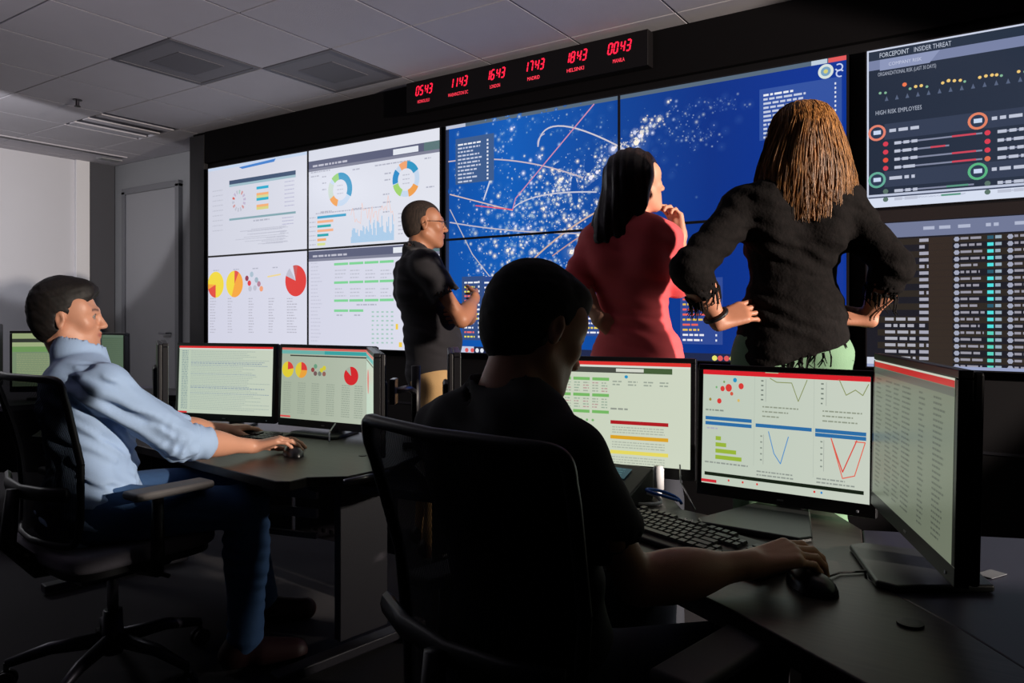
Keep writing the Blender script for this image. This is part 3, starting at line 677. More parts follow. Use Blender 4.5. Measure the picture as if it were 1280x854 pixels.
cv.wd(.03, .52, .08, .004, GRY); cv.wd(.02, .82, .28, .004, (150, 158, 150)); cv.wd(.02, .36, .12, .004, (140, 150, 140))
G2 = (140, 150, 96)
cv.l([(.43, .05), (.47, .08), (.56, .08), (.60, .23), (.65, .05)], .0022, G2); cv.l([(.83, .03), (.87, .155), (.92, .11), (.96, .15), (.99, .06)], .0022, G2)
cv.l([(.425, .50), (.46, .68), (.50, .76), (.545, .53)], .0026, (90, 150, 205)); cv.l([(.79, .51), (.855, .77), (.93, .51)], .0030, (222, 80, 70)); cv.l([(.79, .51), (.855, .82), (.92, .79), (.975, .52), (.92, .52)], .0026, (230, 110, 90))
for u in (.375, .73):
    cv.l([(u+.03, .06), (u+.03, .25)], .001, (150, 156, 150)); cv.l([(u+.02, .53), (u+.02, .78)], .001, (150, 156, 150))
    for k in range(3): cv.wd(u+.01, .30+k*.04, random.uniform(.1, .24), .0035, (150, 158, 140))
    for k in range(2): cv.wd(u-.02, .85+k*.03, random.uniform(.15, .24), .0035, (150, 158, 150))
    for k in range(5): cv.wd(u, .08+k*.04, .015, .0035, (120, 130, 120)); cv.wd(u, .55+k*.05, .012, .0035, (140, 150, 140))
cv.r(.02, .90, .97, .93, (24, 34, 22), 3); cv.r(0, .965, .1, .99, (214, 44, 56), 3); cv.r(.335, .03, .337, .8, (180, 190, 178), 2); cv.r(.69, .04, .692, .84, (180, 190, 178), 2)
for u, c in ((.18, RED), (.27, RED), (.36, RED), (.74, (50, 140, 210)), (.7, RED)): cv.disc(*cv.at(u, .955), .003, c, 8, 4)
monitor((.495, 2.00), (.847, 1.745), .698, cv, 'large foreground monitor showing red bubbles, green bars and line charts', tilt=.05, base=(-.25, .10))
cv = Scr((104, 112, 96), (110, 118, 100), .52); cv.r(0, 0, 1, .012, (200, 206, 190), 2); cv.r(0, .012, 1, .05, (190, 36, 36), 3); cv.r(0, .055, 1, .1, (84, 90, 82), 2)
for c_, w_ in ((.04, .09), (.19, .1), (.31, .1), (.43, .1), (.50, .04), (.64, .07), (.80, .12)):
    for k in range(25): cv.wd(c_, .14+k*.033, w_*random.uniform(.6, 1), .0035, (78, 84, 74))
monitor((.825, 1.70), (.705, 1.175), .742, cv, 'dim monitor turned sideways at the right edge of the foreground desk', tilt=.02)
cv = Scr((150, 165, 150))
monitor((-.168, 2.28), (-.205, 2.68), .715, cv, 'thin edge-on monitor in front of the standing polo shirt person', stand=False)

# ---- desks
def cpoly(pts): return [tuple(C(*p)[:2]) for p in pts]
def desk(name, label, pts, z, m=M_desk, th=0.03):
    c = np.mean([C(*p) for p in pts], axis=0)
    t = thing(name, label, 'desk', (c[0], c[1], 0)); pl = [(x-c[0], y-c[1]) for x, y in cpoly(pts)]
    MB().prism(pl, z-th, z).build('worktop', m, t, bevel=0.004); return t, c
def loc(t, X, d, z): v = C(X, d, z); return v-np.array([t.location.x, t.location.y, 0])
left_pts = [(-2.15, 3.55), (-1.95, 3.05), (-1.45, 2.86), (-1.2, 2.66), (-1.035, 2.50), (-.70, 2.22), (-.655, 2.215), (-.62, 2.27), (-.50, 2.285), (-.385, 2.43), (-.30, 2.75), (-.36, 3.1), (-.72, 3.42), (-1.25, 3.62), (-1.75, 3.7)]
t, c = desk('desk', 'dark wooden corner desk under the hand of the blue-shirted person', left_pts, DZ)
MB().tube([loc(t, -.505, 2.265, DZ-.012), loc(t, -.395, 2.405, DZ-.012)], .008, 8).build('edge_trim', M_metal, t, smooth=True)
fx, fy = C(.375, .41)[0]/np.hypot(.375, .41), C(.375, .41)[1]/np.hypot(.375, .41); fa = math.atan2(fy, fx)
for (X, d) in ((-.54, 2.57), (-1.75, 3.35)):
    lg = MB().box(loc(t, X+.02, d+.03, .35), (0.20, 0.035, 0.55), rotz(fa)).build('leg', M_frame, t, bevel=.004)
    MB().box(loc(t, X, d, .03), (0.60, 0.06, 0.035), rotz(fa)).build('foot', M_frame, lg, bevel=.006)
    MB().box(loc(t, X+.02, d+.03, .62), (0.40, 0.05, 0.05), rotz(fa)).build('bracket', M_dmetal, lg, bevel=.004)
for (a, b) in (((-1.65, 3.45), (-.95, 3.25)), ((-.93, 3.24), (-.45, 2.95))):
    a_, b_ = loc(t, *a, .42), loc(t, *b, .42); v = b_-a_
    pn = MB().box((a_+b_)/2, (np.linalg.norm(v), .012, .38), rotz(math.atan2(v[1], v[0]))).build('modesty_panel', M_frame, t, bevel=.002)
    hb = MB(); n = v/np.linalg.norm(v); nn = np.array([n[1], -n[0], 0])
    for i in range(12):
        for j in range(7):
            q = a_+v*(.08+i*.078)+nn*.0068+np.array([0, 0, -.15+j*.045]); R_ = np.column_stack([n, nn, [0, 0, 1]])
            hb.box(q, (.014, .001, .014), R_)
    hb.build('perforation', M_plastic, pn, kind='stuff')
slx = MB
for k in range(3):
    a_, b_ = loc(t, -1.08, 2.98, .50-k*.085), loc(t, -.74, 2.86, .50-k*.085); v = b_-a_
    MB().box((a_+b_)/2, (np.linalg.norm(v), .02, [.06, .035, .022][k]), rotz(math.atan2(v[1], v[0]))).build('under_desk_slat', mat('slat_paint', (118, 112, 120), .5), t, bevel=.003)  # three pale slats for the stripes under the desk
t2, c = desk('side_desk', 'lower grey side desk between the two workstations', [(-.50, 2.46), (-.22, 2.32), (.0, 2.45), (-.1, 2.75), (-.26, 2.95)], .615, M_deskg)
MB().box(loc(t2, -.14, 2.70, .30), (0.36, 0.02, 0.56), rotz(cdir(.24, -.15))).build('side_panel', M_frame, t2, bevel=.003)
for X, z in ((-.30, .50), (-.27, .40), (-.31, .30), (-.24, .35), (-.22, .46)):
    q = loc(t2, X+.07, 2.68-(X+.23)*.62, z); MB().tube([q, q+np.append(C(-.012, -.02)[:2], 0)], .005, 8).build('screw', M_metal, t2)
MB().lathe([(.012, 0), (.012, .002)], 12, loc(t2, -.33, 2.52, .615)).build('cap', M_plastic, t2)
MB().lathe([(.014, 0), (.014, .002)], 12, loc(t, -.52, 2.62, DZ)).build('cable_cap', M_plastic, t)
# foreground desk, two slabs
fg = [(-.32, 2.45), (-.25, 2.24), (-.02, 1.92), (.12, 1.66), (.25, 1.47), (.372, 1.235), (.462, 1.02), (.485, .97), (.56, .93), (.72, .93), (.70, 1.18), (.66, 1.40), (.80, 1.72), (.80, 1.95), (.665, 1.95), (.63, 1.75), (.60, 1.72), (.43, 1.90), (.43, 2.15), (.12, 2.45), (.0, 2.78), (-.28, 2.80)]
tf, c = desk('desk', 'dark wooden corner desk in the right foreground under the keyboard', fg, DZ, M_desk, .04)
fg2 = [(.66, 1.40), (.701, 1.18), (.721, .93), (1.3, .80), (1.5, 1.3), (1.15, 1.65), (.801, 1.72)]
MB().prism([(x-c[0], y-c[1]) for x, y in cpoly(fg2)], DZ-.04, DZ-.001).build('side_worktop', mat('blue_grey_laminate', (46, 45, 58), .4), tf, bevel=.004, label='blue-grey side worktop')
MB().lathe([(.02, 0), (.02, .004), (.014, .0045)], 16, loc(tf, .63, 1.19, DZ)).build('cable_cap', M_plastic, tf)
for X, d in ((.0, 2.2), (.60, 1.50), (1.15, 1.1)):
    MB().box(loc(tf, X, d, .32), (0.07, 0.07, 0.64), rotz(YAW)).build('leg', M_frame, tf, bevel=.005)
# far-left desk
tb, c = desk('far_desk', 'grey desk behind the blue-shirted person carrying the far monitors', [(-3.8, 4.5), (-3.6, 3.8), (-2.6, 3.9), (-2.3, 4.25), (-2.18, 4.5), (-2.3, 4.95), (-2.9, 5.1), (-3.5, 5.0)], .70, M_deskg)
for X, d in ((-3.3, 4.3), (-2.45, 4.5)): MB().box(loc(tb, X, d, .335), (0.06, 0.5, 0.67), rotz(YAW)).build('leg', M_frame, tb, bevel=.004)
MB().box(loc(tb, -2.85, 4.55, .42), (.8, .015, .4), rotz(YAW)).build('modesty_panel', M_frame, tb)
# low cabinet/partition between far desk and left desk with a dark shelf top
tp = thing('low_cabinet', 'low grey cabinet with a dark overhanging top in front of the grey wall', 'cabinet', C(-1.93, 4.02, 0), YAW)
MB().box((0, 0, .365), (.42, .3, .73)).build('body', M_wall, tp, bevel=.004)
MB().box((0, -.01, .748), (.46, .36, .03)).build('top', M_plastic, tp, bevel=.004)
MB().box((0, -.155, .38), (.38, .012, .68)).build('door', M_dwall, tp, bevel=.002)

# monitor arm behind the wing monitor
ta = thing('screen_mount', 'metal monitor arm with clamp post between the wing monitor and the polo shirt person', 'monitor arm', C(-.36, 2.82, DZ), YAW)
MB().box((0, 0, .01), (.09, .09, .02)).build('clamp', M_dmetal, ta, bevel=.003)
MB().tube([(0, 0, .02), (0, 0, .30)], .017, 14).build('post', M_plastic, ta, smooth=True)
MB().tube([(0, 0, .20), (-.02, -.05, .22), (-.05, -.13, .22)], .012, 10).build('arm', M_metal, ta, smooth=True)
MB().tube([(0, 0, .10), (.10, .0, .085), (.2, .03, .085)], .010, 10).build('rail', M_metal, ta, smooth=True)
MB().box((-.06, -.15, .22), (.02, .07, .09)).build('mount_plate', M_metal, ta, bevel=.003)

# ---- keyboards, mice, phone, small things
def keyboard(X, d, ang, label, keys):
    t = thing('keyboard', label, 'keyboard', C(X, d, DZ), ang)
    b = MB().add([(-.22, -.075, .0), (.22, -.075, .0), (.22, .075, .0), (-.22, .075, .0), (-.22, -.075, .012), (.22, -.075, .012), (.22, .075, .026), (-.22, .075, .026)], [(3, 2, 1, 0), (4, 5, 6, 7), (0, 1, 5, 4), (1, 2, 6, 5), (2, 3, 7, 6), (3, 0, 4, 7)])
    b.build('body', M_plastic, t, bevel=.004)
    km = mat('key_plastic', (58, 56, 58), .35); meshes = {}; many = MB()
    rows = [(.058, [1]*1+[0]+[1]*4+[-.5]+[1]*4+[-.5]+[1]*4), (.034, [1]*13+[2]), (.015, [1.5]+[1]*12+[1.5]), (-.004, [1.75]+[1]*11+[2.25]), (-.023, [2.25]+[1]*10+[2.75]), (-.042, [1.25]*3+[6.25]+[1.25]*4)]
    u = .0187
    def key(x, y, w):
        z = .012+.014*(y+.075)/.15+.003
        if keys:
            if w not in meshes:
                ww = w*u-.003; a = .0035
                me = MB().add([(-ww/2, -.008, 0), (ww/2, -.008, 0), (ww/2, .008, 0), (-ww/2, .008, 0), (-ww/2+a/2, -.0065, .006), (ww/2-a/2, -.0065, .006), (ww/2-a/2, .0065, .006), (-ww/2+a/2, .0065, .006)], [(3, 2, 1, 0), (4, 5, 6, 7), (0, 1, 5, 4), (1, 2, 6, 5), (2, 3, 7, 6), (3, 0, 4, 7)]).mesh('key'); me.materials.append(km); meshes[w] = me
            o = bpy.data.objects.new('key', meshes[w]); COL.objects.link(o); o.parent = t; o.location = (x, y, z-.002); o.rotation_euler.x = .093
        else: many.box((x, y, z), (w*u-.003, .016, .006))
    for y, ws in rows:
        x = -.212
        for w in ws:
            if w > 0: key(x+w*u/2, y, w)
            x += abs(w)*u if w else u
    for y in (.034, .015, -.042, -.023):
        for k in range(3):
            if y == -.023 and k != 1: continue
            key(.064+k*u, y, 1)
    for y in (.034, .015, -.004, -.023, -.042):
        for k in range(4):
            key(.137+k*u, y, 1)
    if not keys: many.build('keys', km, t, kind='stuff')
    return t
keyboard(.385, 1.60, cdir(.575, -.818), 'black keyboard on the foreground desk under the dark monitors', True)
keyboard(-1.10, 2.98, cdir(.93, -.36), 'dark keyboard on the far desk beneath the list monitor', False)
def mouse(X, d, ang, label, col=M_plastic):
    t = thing('computer_mouse', label, 'mouse', C(X, d, DZ), ang)
    def f(u, v):
        a = u*2*math.pi; r = math.sin(v*math.pi/2); return (.031*r*math.cos(a)*(1-.12*math.sin(a)), .056*r*math.sin(a), .001+.034*math.cos(v*math.pi/2)**.8*(1+.1*math.sin(a)))
    MB().grid(f, 25, 8).build('shell', col, t, smooth=True)
    w_ = MB().tube([(-.004, 0.03, .031), (.004, .03, .031)], .007, 12); w_.build('wheel', M_dmetal, t)
    return t
mouse(.535, 1.345, cdir(.9, .35), 'black mouse under the hand in the foreground', mat('mouse_plastic', (26, 25, 28), .3))
mouse(-.765, 2.625, cdir(.75, .6), 'dark mouse under the hand of the blue-shirted person', mat('mouse_plastic', (26, 25, 28), .3))
MB().tube([C(.575, 1.385, DZ+.006), C(.62, 1.42, DZ+.004), C(.70, 1.43, DZ+.004), C(.78, 1.50, DZ+.004)], .0022, 6).build('mouse_cable', M_plastic)
o = bpy.data.objects['mouse_cable']; tag(o, 'thin black mouse cable running across the foreground desk', 'cable')
t = thing('desk_phone', 'dark desk phone with a teal display left of the black keyboard', 'phone', C(.235, 1.99, DZ), cdir(.8, -.6))
MB().add([(-.11, -.09, 0), (.11, -.09, 0), (.11, .09, 0), (-.11, .09, 0), (-.11, -.09, .02), (.11, -.09, .02), (.11, .09, .085), (-.11, .09, .085)], [(3, 2, 1, 0), (4, 5, 6, 7), (0, 1, 5, 4), (1, 2, 6, 5), (2, 3, 7, 6), (3, 0, 4, 7)]).build('body', M_chair, t, bevel=.006)
MB().tube([(-.085, -.08, .05), (-.085, 0, .075), (-.085, .085, .105)], [.02, .013, .02], 12).build('handset', M_plastic, t, smooth=True)
sc = Canvas(); sc.rect(0, 0, .09, .05, (48, 96, 112), 0)
for k in range(4): sc.words(.006, .008+k*.011, .07, .004, (90, 140, 150), 1)
o = sc.build('phone_display', emis_mat('phone_light', .45), t, (0, 0, .09, .05), (.045, .025)); o.location = (.015, .04, .07); o.rotation_euler = (-1.22, 0, 0)
kb = MB()
for i in range(4):
    for j in range(4): kb.box((-.03+i*.024, -.07+j*.018, .03+j*.0065), (.016, .011, .006))
kb.build('button', M_dmetal, t, kind='stuff')
t = thing('power_plug', 'white plug adapter with a short neck standing behind the keyboard', 'plug', C(.395, 2.03, DZ))
MB().lathe([(.015, .02), (.015, .075), (.012, .08), (.012, .082)], 16).build('body', mat('white_plastic', (215, 215, 220), .5), t, smooth=True)
MB().lathe([(.009, 0), (.010, .02)], 12).build('neck', mat('white_plastic', (215, 215, 220), .5), t, smooth=True)
def cable(name, label, pts, r, m):
    o = MB().tube([C(*p) for p in pts], r, 8).build(name, m, smooth=True); tag(o, label, 'cable'); return o
pts = [(.39+.045*math.cos(a), 1.93+.03*math.sin(a), DZ+.006+.035*max(0, math.sin(a*.5))) for a in np.linspace(0, 5.5, 30)]
cable('network_cable', 'blue network cable coiled behind the black keyboard', pts, .004, mat('blue_cable', (20, 90, 190), .5))
pts = [(.345+.04*math.cos(a), 1.945+.02*math.sin(a), DZ+.006+.02*max(0, math.sin(a))) for a in np.linspace(0, 9, 40)]
cable('white_cable', 'white cable bundled beside the blue cable behind the keyboard', pts, .0045, mat('white_plastic', (215, 215, 220), .5))
cable('monitor_cable', 'thin pale cable hanging below the monitor with green bars', [(.46, 2.06, .76), (.455, 2.03, .72), (.462, 2.0, .70), (.47, 1.93, DZ-.01)], .0022, M_metal)
cable('thin_cable', 'thin grey cable below the pie chart monitor', [(-.70, 2.98, .74), (-.71, 2.93, .715), (-.70, 2.88, .686)], .003, M_metal)
t = thing('white_cup_lid', 'small white rounded object on the desk beneath the pie chart monitor', 'lid', C(-.79, 2.76, DZ))
MB().lathe([(.03, 0), (.03, .012), (.022, .02), (.008, .024)], 20).build('lid', mat('white_plastic', (215, 215, 220), .5), t, smooth=True)
o = MB().box((0, 0, .001), (.05, .03, .001)).build('sticker', mat('paper_white', (100, 102, 108), .7)); o.location = tuple(C(.905, 1.42, DZ)); o.rotation_euler.z = YAW+.5
tag(o, 'small pale paper label on the right foreground worktop beside the sideways monitor', 'label')

# ---- office chairs
def chair(X, d, f, label, arms=True):
    t = thing('office_chair', label, 'office chair', C(X, d, 0), cdir(*f)-math.pi/2, 'office chairs')
    def seat(z0, z1, k):
        pl = []
        for a in np.linspace(0, 2*math.pi, 40, endpoint=False):
            c_, s_ = math.cos(a), math.sin(a); e = .35
            pl.append((.25*k*math.copysign(abs(c_)**e, c_), .01+.24*k*math.copysign(abs(s_)**e, s_)))
        return MB().prism(pl, z0, z1)
    seat(.425, .478, 1.0).build('seat', M_seat, t, bevel=.018, seg=3)
    seat(.40, .43, .93).build('seat_pan', M_chair, t, bevel=.006)
    # back
    def bp(u, v):                   # u across -1..1, v 0..1 up
        hw = (.19+.05*v)*(1-.0*v); x = u*hw*(1-.0)
        y = -.235-.06*v-.05*math.sin(math.pi*min(1, v*1.1))*-.6+.045*u*u
        return np.array([x, y, .50+.49*v+.0])
    def rim(a):
        c_, s_ = math.cos(a), math.sin(a); e = .13
        u = math.copysign(abs(c_)**e, c_); v = .5+.5*math.copysign(abs(s_)**e, s_)
        return bp(u, v)
    fr = MB().tube([rim(a) for a in np.linspace(0, 2*math.pi, 121)], .011, 8, cap=False); fr.build('back_frame', M_chair, t, smooth=True)
    mb = MB(); N = 17
    def wv(u, v):
        U, V = u*2-1, v; k = .5-abs(V-.5); s_ = 1 if k > .07 else .93+.07*k/.07
        return bp(U*s_*.985, .01+V*.98)
    mb.grid(wv, N, 25); mb.build('back_mesh', back_mat(), t, smooth=True)
    MB().tube([(-.21, -.225, .66), (-.12, -.255, .655), (0, -.265, .65), (.12, -.255, .655), (.21, -.225, .66)], .012, 8, flat=1.8).build('lumbar_bar', M_chair, t, smooth=True)
    MB().tube([(0, -.06, .40), (0, -.22, .41), (0, -.30, .50), (0, -.285, .66)], [.03, .028, .024, .018], 10).build('spine', M_chair, t, smooth=True)
    MB().box((0, 0, .375), (.22, .28, .05)).build('mechanism', M_dmetal, t, bevel=.01)
    MB().tube([(.1, .03, .37), (.25, .05, .365)], .007, 8).build('lever', M_chair, t, smooth=True)
    MB().tube([(0, 0, .36), (0, 0, .2)], .017, 12).build('gas_lift', M_metal, t, smooth=True)
    MB().lathe([(.03, .08), (.034, .12), (.028, .22), (.02, .22)], 16).build('hub', M_dmetal, t, smooth=True)
    for s in (-1, 1):
        post = MB().tube([(s*.17, .0, .385), (s*.28, -.0, .40), (s*.30, -.01, .46), (s*.30, -.01, .625)], [.017, .019, .02, .017], 10).build('armrest_post', M_chair, t, smooth=True)
        MB().box((s*.295, .03, .642), (.085, .25, .025)).build('armrest_pad', mat('armrest_rubber', (98, 95, 96), .6), post, bevel=.010, seg=3)
    for k in range(5):
        a = k*2*math.pi/5+.3
        ex, ey = .30*math.cos(a), .30*math.sin(a)
        b = MB().tube([(.02*math.cos(a), .02*math.sin(a), .125), (ex*.6, ey*.6, .115), (ex, ey, .082)], [.022, .017, .012], 8, flat=1.2).build('base_arm', M_dmetal, t, smooth=True)
        q = MB()
        for s in (-1, 1):
            off = np.array([-math.sin(a), math.cos(a), 0])*s*.014; cc = np.array([ex, ey, .030])
            q.tube([cc+off-off*.45, cc+off+off*.35], .029, 14)
        q.tube([(ex, ey, .03), (ex, ey, .085)], .008, 8); q.build('caster', M_plastic, b)
    return t
_bm = []
def back_mat():
    if _bm: return _bm[0]
    m = bpy.data.materials.new('chair_back_netting'); m.use_nodes = True; nt = m.node_tree; b = nt.nodes['Principled BSDF']
    b.inputs['Base Color'].default_value = (.010, .010, .014, 1); b.inputs['Roughness'].default_value = .85; b.inputs['Specular IOR Level'].default_value = .1
    tc = nt.nodes.new('ShaderNodeTexCoord'); v = nt.nodes.new('ShaderNodeTexWave'); v.inputs['Scale'].default_value = 60
    cr = nt.nodes.new('ShaderNodeMath'); cr.operation = 'MULTIPLY'; cr.inputs[1].default_value = .16
    tr = nt.nodes.new('ShaderNodeBsdfTransparent'); mx = nt.nodes.new('ShaderNodeMixShader')
    nt.links.new(tc.outputs['Object'], v.inputs['Vector']); nt.links.new(v.outputs['Fac'], cr.inputs[0]); nt.links.new(cr.outputs[0], mx.inputs[0])
    nt.links.new(b.outputs[0], mx.inputs[1]); nt.links.new(tr.outputs[0], mx.inputs[2]); nt.links.new(mx.outputs[0], nt.nodes['Material Output'].inputs[0])
    _bm.append(m); return m
chair(-1.29, 2.43, (.6, .8), 'black mesh-back office chair under the person in the light blue shirt')
chair(.085, 1.345, (.7, .7), 'black mesh-back office chair under the person in the black T-shirt')
# ------------------------------------------------------------------ organic bodies: smooth-blended solids turned into one surface
def nrm(v): v = np.array(v, float); return v/(np.linalg.norm(v)+1e-12)
def axis(lo, hi, h, fine=()):
    xs = [lo]
    while xs[-1] < hi:
        s = h
        for a, b, f in fine:
            if a-f*3 <= xs[-1] <= b: s = min(s, f)
        xs.append(xs[-1]+s)
    return np.array(xs, np.float32)
class Field:
    def __init__(s, lo, hi, h, fx=(), fy=(), fz=()):
        s.X, s.Y, s.Z = axis(lo[0], hi[0], h, fx), axis(lo[1], hi[1], h, fy), axis(lo[2], hi[2], h, fz)
        s.F = np.full((len(s.X), len(s.Y), len(s.Z)), 1.0, np.float32)
    def box(s, lo, hi):
        q = []
        for A, a, b in zip((s.X, s.Y, s.Z), lo, hi):
            i, j = np.searchsorted(A, a), np.searchsorted(A, b)
            q.append(slice(max(i-1, 0), min(j+1, len(A))))
        if any(c.stop <= c.start for c in q): return None, None
        g = np.stack(np.broadcast_arrays(s.X[q[0]][:, None, None], s.Y[q[1]][None, :, None], s.Z[q[2]][None, None, :]), -1)
        return tuple(q), g
    def put(s, lo, hi, fn, k=0.0, op='add'):
        q, g = s.box(np.array(lo)-k-.03, np.array(hi)+k+.03)
        if q is None: return
        d = fn(g); F = s.F[q]
        if op == 'add':
            if k > 0:
                h = np.clip(.5+.5*(F-d)/k, 0, 1); s.F[q] = F*(1-h)+d*h-k*h*(1-h)
            else: s.F[q] = np.minimum(F, d)
        elif op == 'sub':
            if k > 0:
                h = np.clip(.5-.5*(F+d)/k, 0, 1); s.F[q] = F*(1-h)-d*h+k*h*(1-h)
            else: s.F[q] = np.maximum(F, -d)
    def cut(s, o, n, k=0.0, lo=None, hi=None):          # keep the side n points away from
        o = np.array(o); n = nrm(n)
        q, g = s.box(lo if lo is not None else (s.X[0], s.Y[0], s.Z[0]), hi if hi is not None else (s.X[-1], s.Y[-1], s.Z[-1]))
        d = (g-o.astype(np.float32)) @ n.astype(np.float32); s.F[q] = np.maximum(s.F[q], d)
    def cap(s, a, b, ra, rb=None, k=0.02, op='add', flat=None, hollow=None, planes=()):
        a, b = np.array(a, np.float32), np.array(b, np.float32); rb = ra if rb is None else rb
        fl = None
        if flat is not None: fn_, ff = nrm(flat[0]).astype(np.float32), flat[1]; fl = ff
        def fn(g):
            def dist(p, a, b, ra, rb):
                ab = b-a; v = p-a
                if fl: v = v+(1/fl-1)*((v@fn_)-(ab@fn_)*0)[..., None]*fn_ - 0; ab2 = ab+(1/fl-1)*(ab@fn_)*fn_
                else: ab2 = ab
                L = float(ab2@ab2)+1e-9; t = np.clip((v@ab2)/L, 0, 1)
                return np.linalg.norm(v-t[..., None]*ab2, axis=-1)-(ra+(rb-ra)*t)
            d = dist(g, a, b, ra, rb)
            for o, n in planes: d = np.maximum(d, (g-np.array(o, np.float32))@nrm(n).astype(np.float32))
            if hollow:
                ha, hb, hr = hollow; ha, hb = np.array(ha, np.float32), np.array(hb, np.float32)
                ab = hb-ha; v = g-ha; t = np.clip((v@ab)/float(ab@ab), 0, 1)
                d = np.maximum(d, -(np.linalg.norm(v-t[..., None]*ab, axis=-1)-hr))
            return d.astype(np.float32)
        r = max(ra, rb); s.put(np.minimum(a, b)-r, np.maximum(a, b)+r, fn, k, op)
    def ell(s, c, R, rad, k=0.02, op='add'):
        c = np.array(c, np.float32); R = np.array(R, np.float32); rad = np.array(rad, np.float32)
        def fn(g):
            q = (g-c)@R; k0 = np.linalg.norm(q/rad, axis=-1)+1e-6; k1 = np.linalg.norm(q/(rad*rad), axis=-1)+1e-6
            return (k0*(k0-1)/k1).astype(np.float32)
        ex = np.sqrt(((R*rad)**2).sum(1)); s.put(c-ex, c+ex, fn, k, op)
    def disp(s, fn, band=.05):
        m = np.argwhere(np.abs(s.F) < band)
        if not len(m): return
        p = np.stack([s.X[m[:, 0]], s.Y[m[:, 1]], s.Z[m[:, 2]]], 1)
        s.F[m[:, 0], m[:, 1], m[:, 2]] += fn(p).astype(np.float32)
    def mesh(s, smooth=1):
        F = s.F; nx, ny, nz = F.shape; S = F < 0
        c = np.zeros((nx-1, ny-1, nz-1), np.int8)
        for i in (0, 1):
            for j in (0, 1):
                for k in (0, 1): c += S[i:nx-1+i, j:ny-1+j, k:nz-1+k]
        act = np.argwhere((c > 0) & (c < 8)); n = len(act)
        idx = np.full(c.shape, -1, np.int32); idx[act[:, 0], act[:, 1], act[:, 2]] = np.arange(n)
        A = (s.X, s.Y, s.Z); acc = np.zeros((n, 3)); cnt = np.zeros(n)
        cor = [(i, j, k) for i in (0, 1) for j in (0, 1) for k in (0, 1)]
        val = {q: F[act[:, 0]+q[0], act[:, 1]+q[1], act[:, 2]+q[2]] for q in cor}
        pos = {q: np.stack([A[a][act[:, a]+q[a]] for a in range(3)], 1) for q in cor}
        for a in cor:
            for ax in range(3):
                if a[ax] == 1: continue
                b = tuple(1 if t == ax else a[t] for t in range(3)); va, vb = val[a], val[b]
                m = (va < 0) != (vb < 0); t = va[m]/(va[m]-vb[m])
                acc[m] += pos[a][m]*(1-t)[:, None]+pos[b][m]*t[:, None]; cnt[m] += 1
        V = acc/cnt[:, None]; Q = []
        for ax in range(3):
            o1, o2 = [(1, 2), (2, 0), (0, 1)][ax]
            sl0 = [slice(None)]*3; sl1 = [slice(None)]*3; sl0[ax] = slice(0, -1); sl1[ax] = slice(1, None)
            ch = S[tuple(sl0)] != S[tuple(sl1)]; e = np.argwhere(ch)
            e = e[(e[:, o1] > 0) & (e[:, o2] > 0) & (e[:, o1] < F.shape[o1]-1) & (e[:, o2] < F.shape[o2]-1)]
            def cell(d1, d2):
                q = e.copy(); q[:, o1] -= d1; q[:, o2] -= d2; return idx[q[:, 0], q[:, 1], q[:, 2]]
            q = np.stack([cell(1, 1), cell(0, 1), cell(0, 0), cell(1, 0)], 1)
            fl = ~S[e[:, 0], e[:, 1], e[:, 2]]; q[fl] = q[fl][:, ::-1]; Q.append(q)
        Q = np.concatenate(Q); Q = Q[(Q >= 0).all(1)]
        for _ in range(smooth):
            s_ = np.zeros_like(V); k_ = np.zeros(len(V))
            for a, b in ((0, 1), (1, 2), (2, 3), (3, 0)):
                for u, v in ((a, b), (b, a)):
                    for ax in range(3): s_[:, ax] += np.bincount(Q[:, u], V[Q[:, v], ax], len(V))
                    k_ += np.bincount(Q[:, u], minlength=len(V))
            V = V*.5+.5*s_/np.maximum(k_, 1)[:, None]
        return V, Q
def to_obj(V, Q, name, m, parent, origin, colfn=None):
    me = bpy.data.meshes.new(name); V2 = (V-np.array(origin)).astype(np.float32)
    me.vertices.add(len(V2)); me.vertices.foreach_set('co', V2.ravel())
    me.loops.add(Q.size); me.loops.foreach_set('vertex_index', Q.astype(np.int32).ravel())
    me.polygons.add(len(Q)); me.polygons.foreach_set('loop_start', np.arange(0, Q.size, 4, dtype=np.int32))
    me.polygons.foreach_set('use_smooth', np.ones(len(Q), bool)); me.update(calc_edges=True); me.validate()
    me.materials.append(m)
    if colfn is not None:
        at = me.color_attributes.new('Col', 'FLOAT_COLOR', 'POINT'); c = np.ones((len(V), 4), np.float32); c[:, :3] = colfn(V)
        at.data.foreach_set('color', c.ravel())
    o = bpy.data.objects.new(name, me); COL.objects.link(o); o.parent = parent; return o
_ph = np.random.default_rng(3).uniform(0, 6.28, 40); _dr = np.random.default_rng(4).normal(size=(40, 3))
_dr /= np.linalg.norm(_dr, axis=1)[:, None]
def noise(p, f, n=7, o=0):
    r = np.zeros(len(p)); w = p+.35/f*np.sin(f*.7*(p@_dr[(o+9) % 40])+_ph[o % 40])[:, None]*_dr[(o+11) % 40]
    for i in range(n): r += np.sin(f*(1+.17*i)*(w@_dr[(i+o) % 40])+_ph[(i+o) % 40])
    return r/n
def folds(p, d, f, amp, o=0):       # ridges running across direction d
    d = nrm(d); q = p@d*f+1.6*noise(p, f*.35, 4, o); m = np.clip(.5+noise(p, f*.22, 4, o+5)*1.2, 0, 1)
    return amp*np.sin(q)*np.abs(np.sin(q))**.3*m
def frame(f, up=(0, 0, 1)):         # columns: right, forward, up
    f = nrm(f); r = nrm(np.cross(f, up)); u = np.cross(r, f); return np.column_stack([r, f, u])

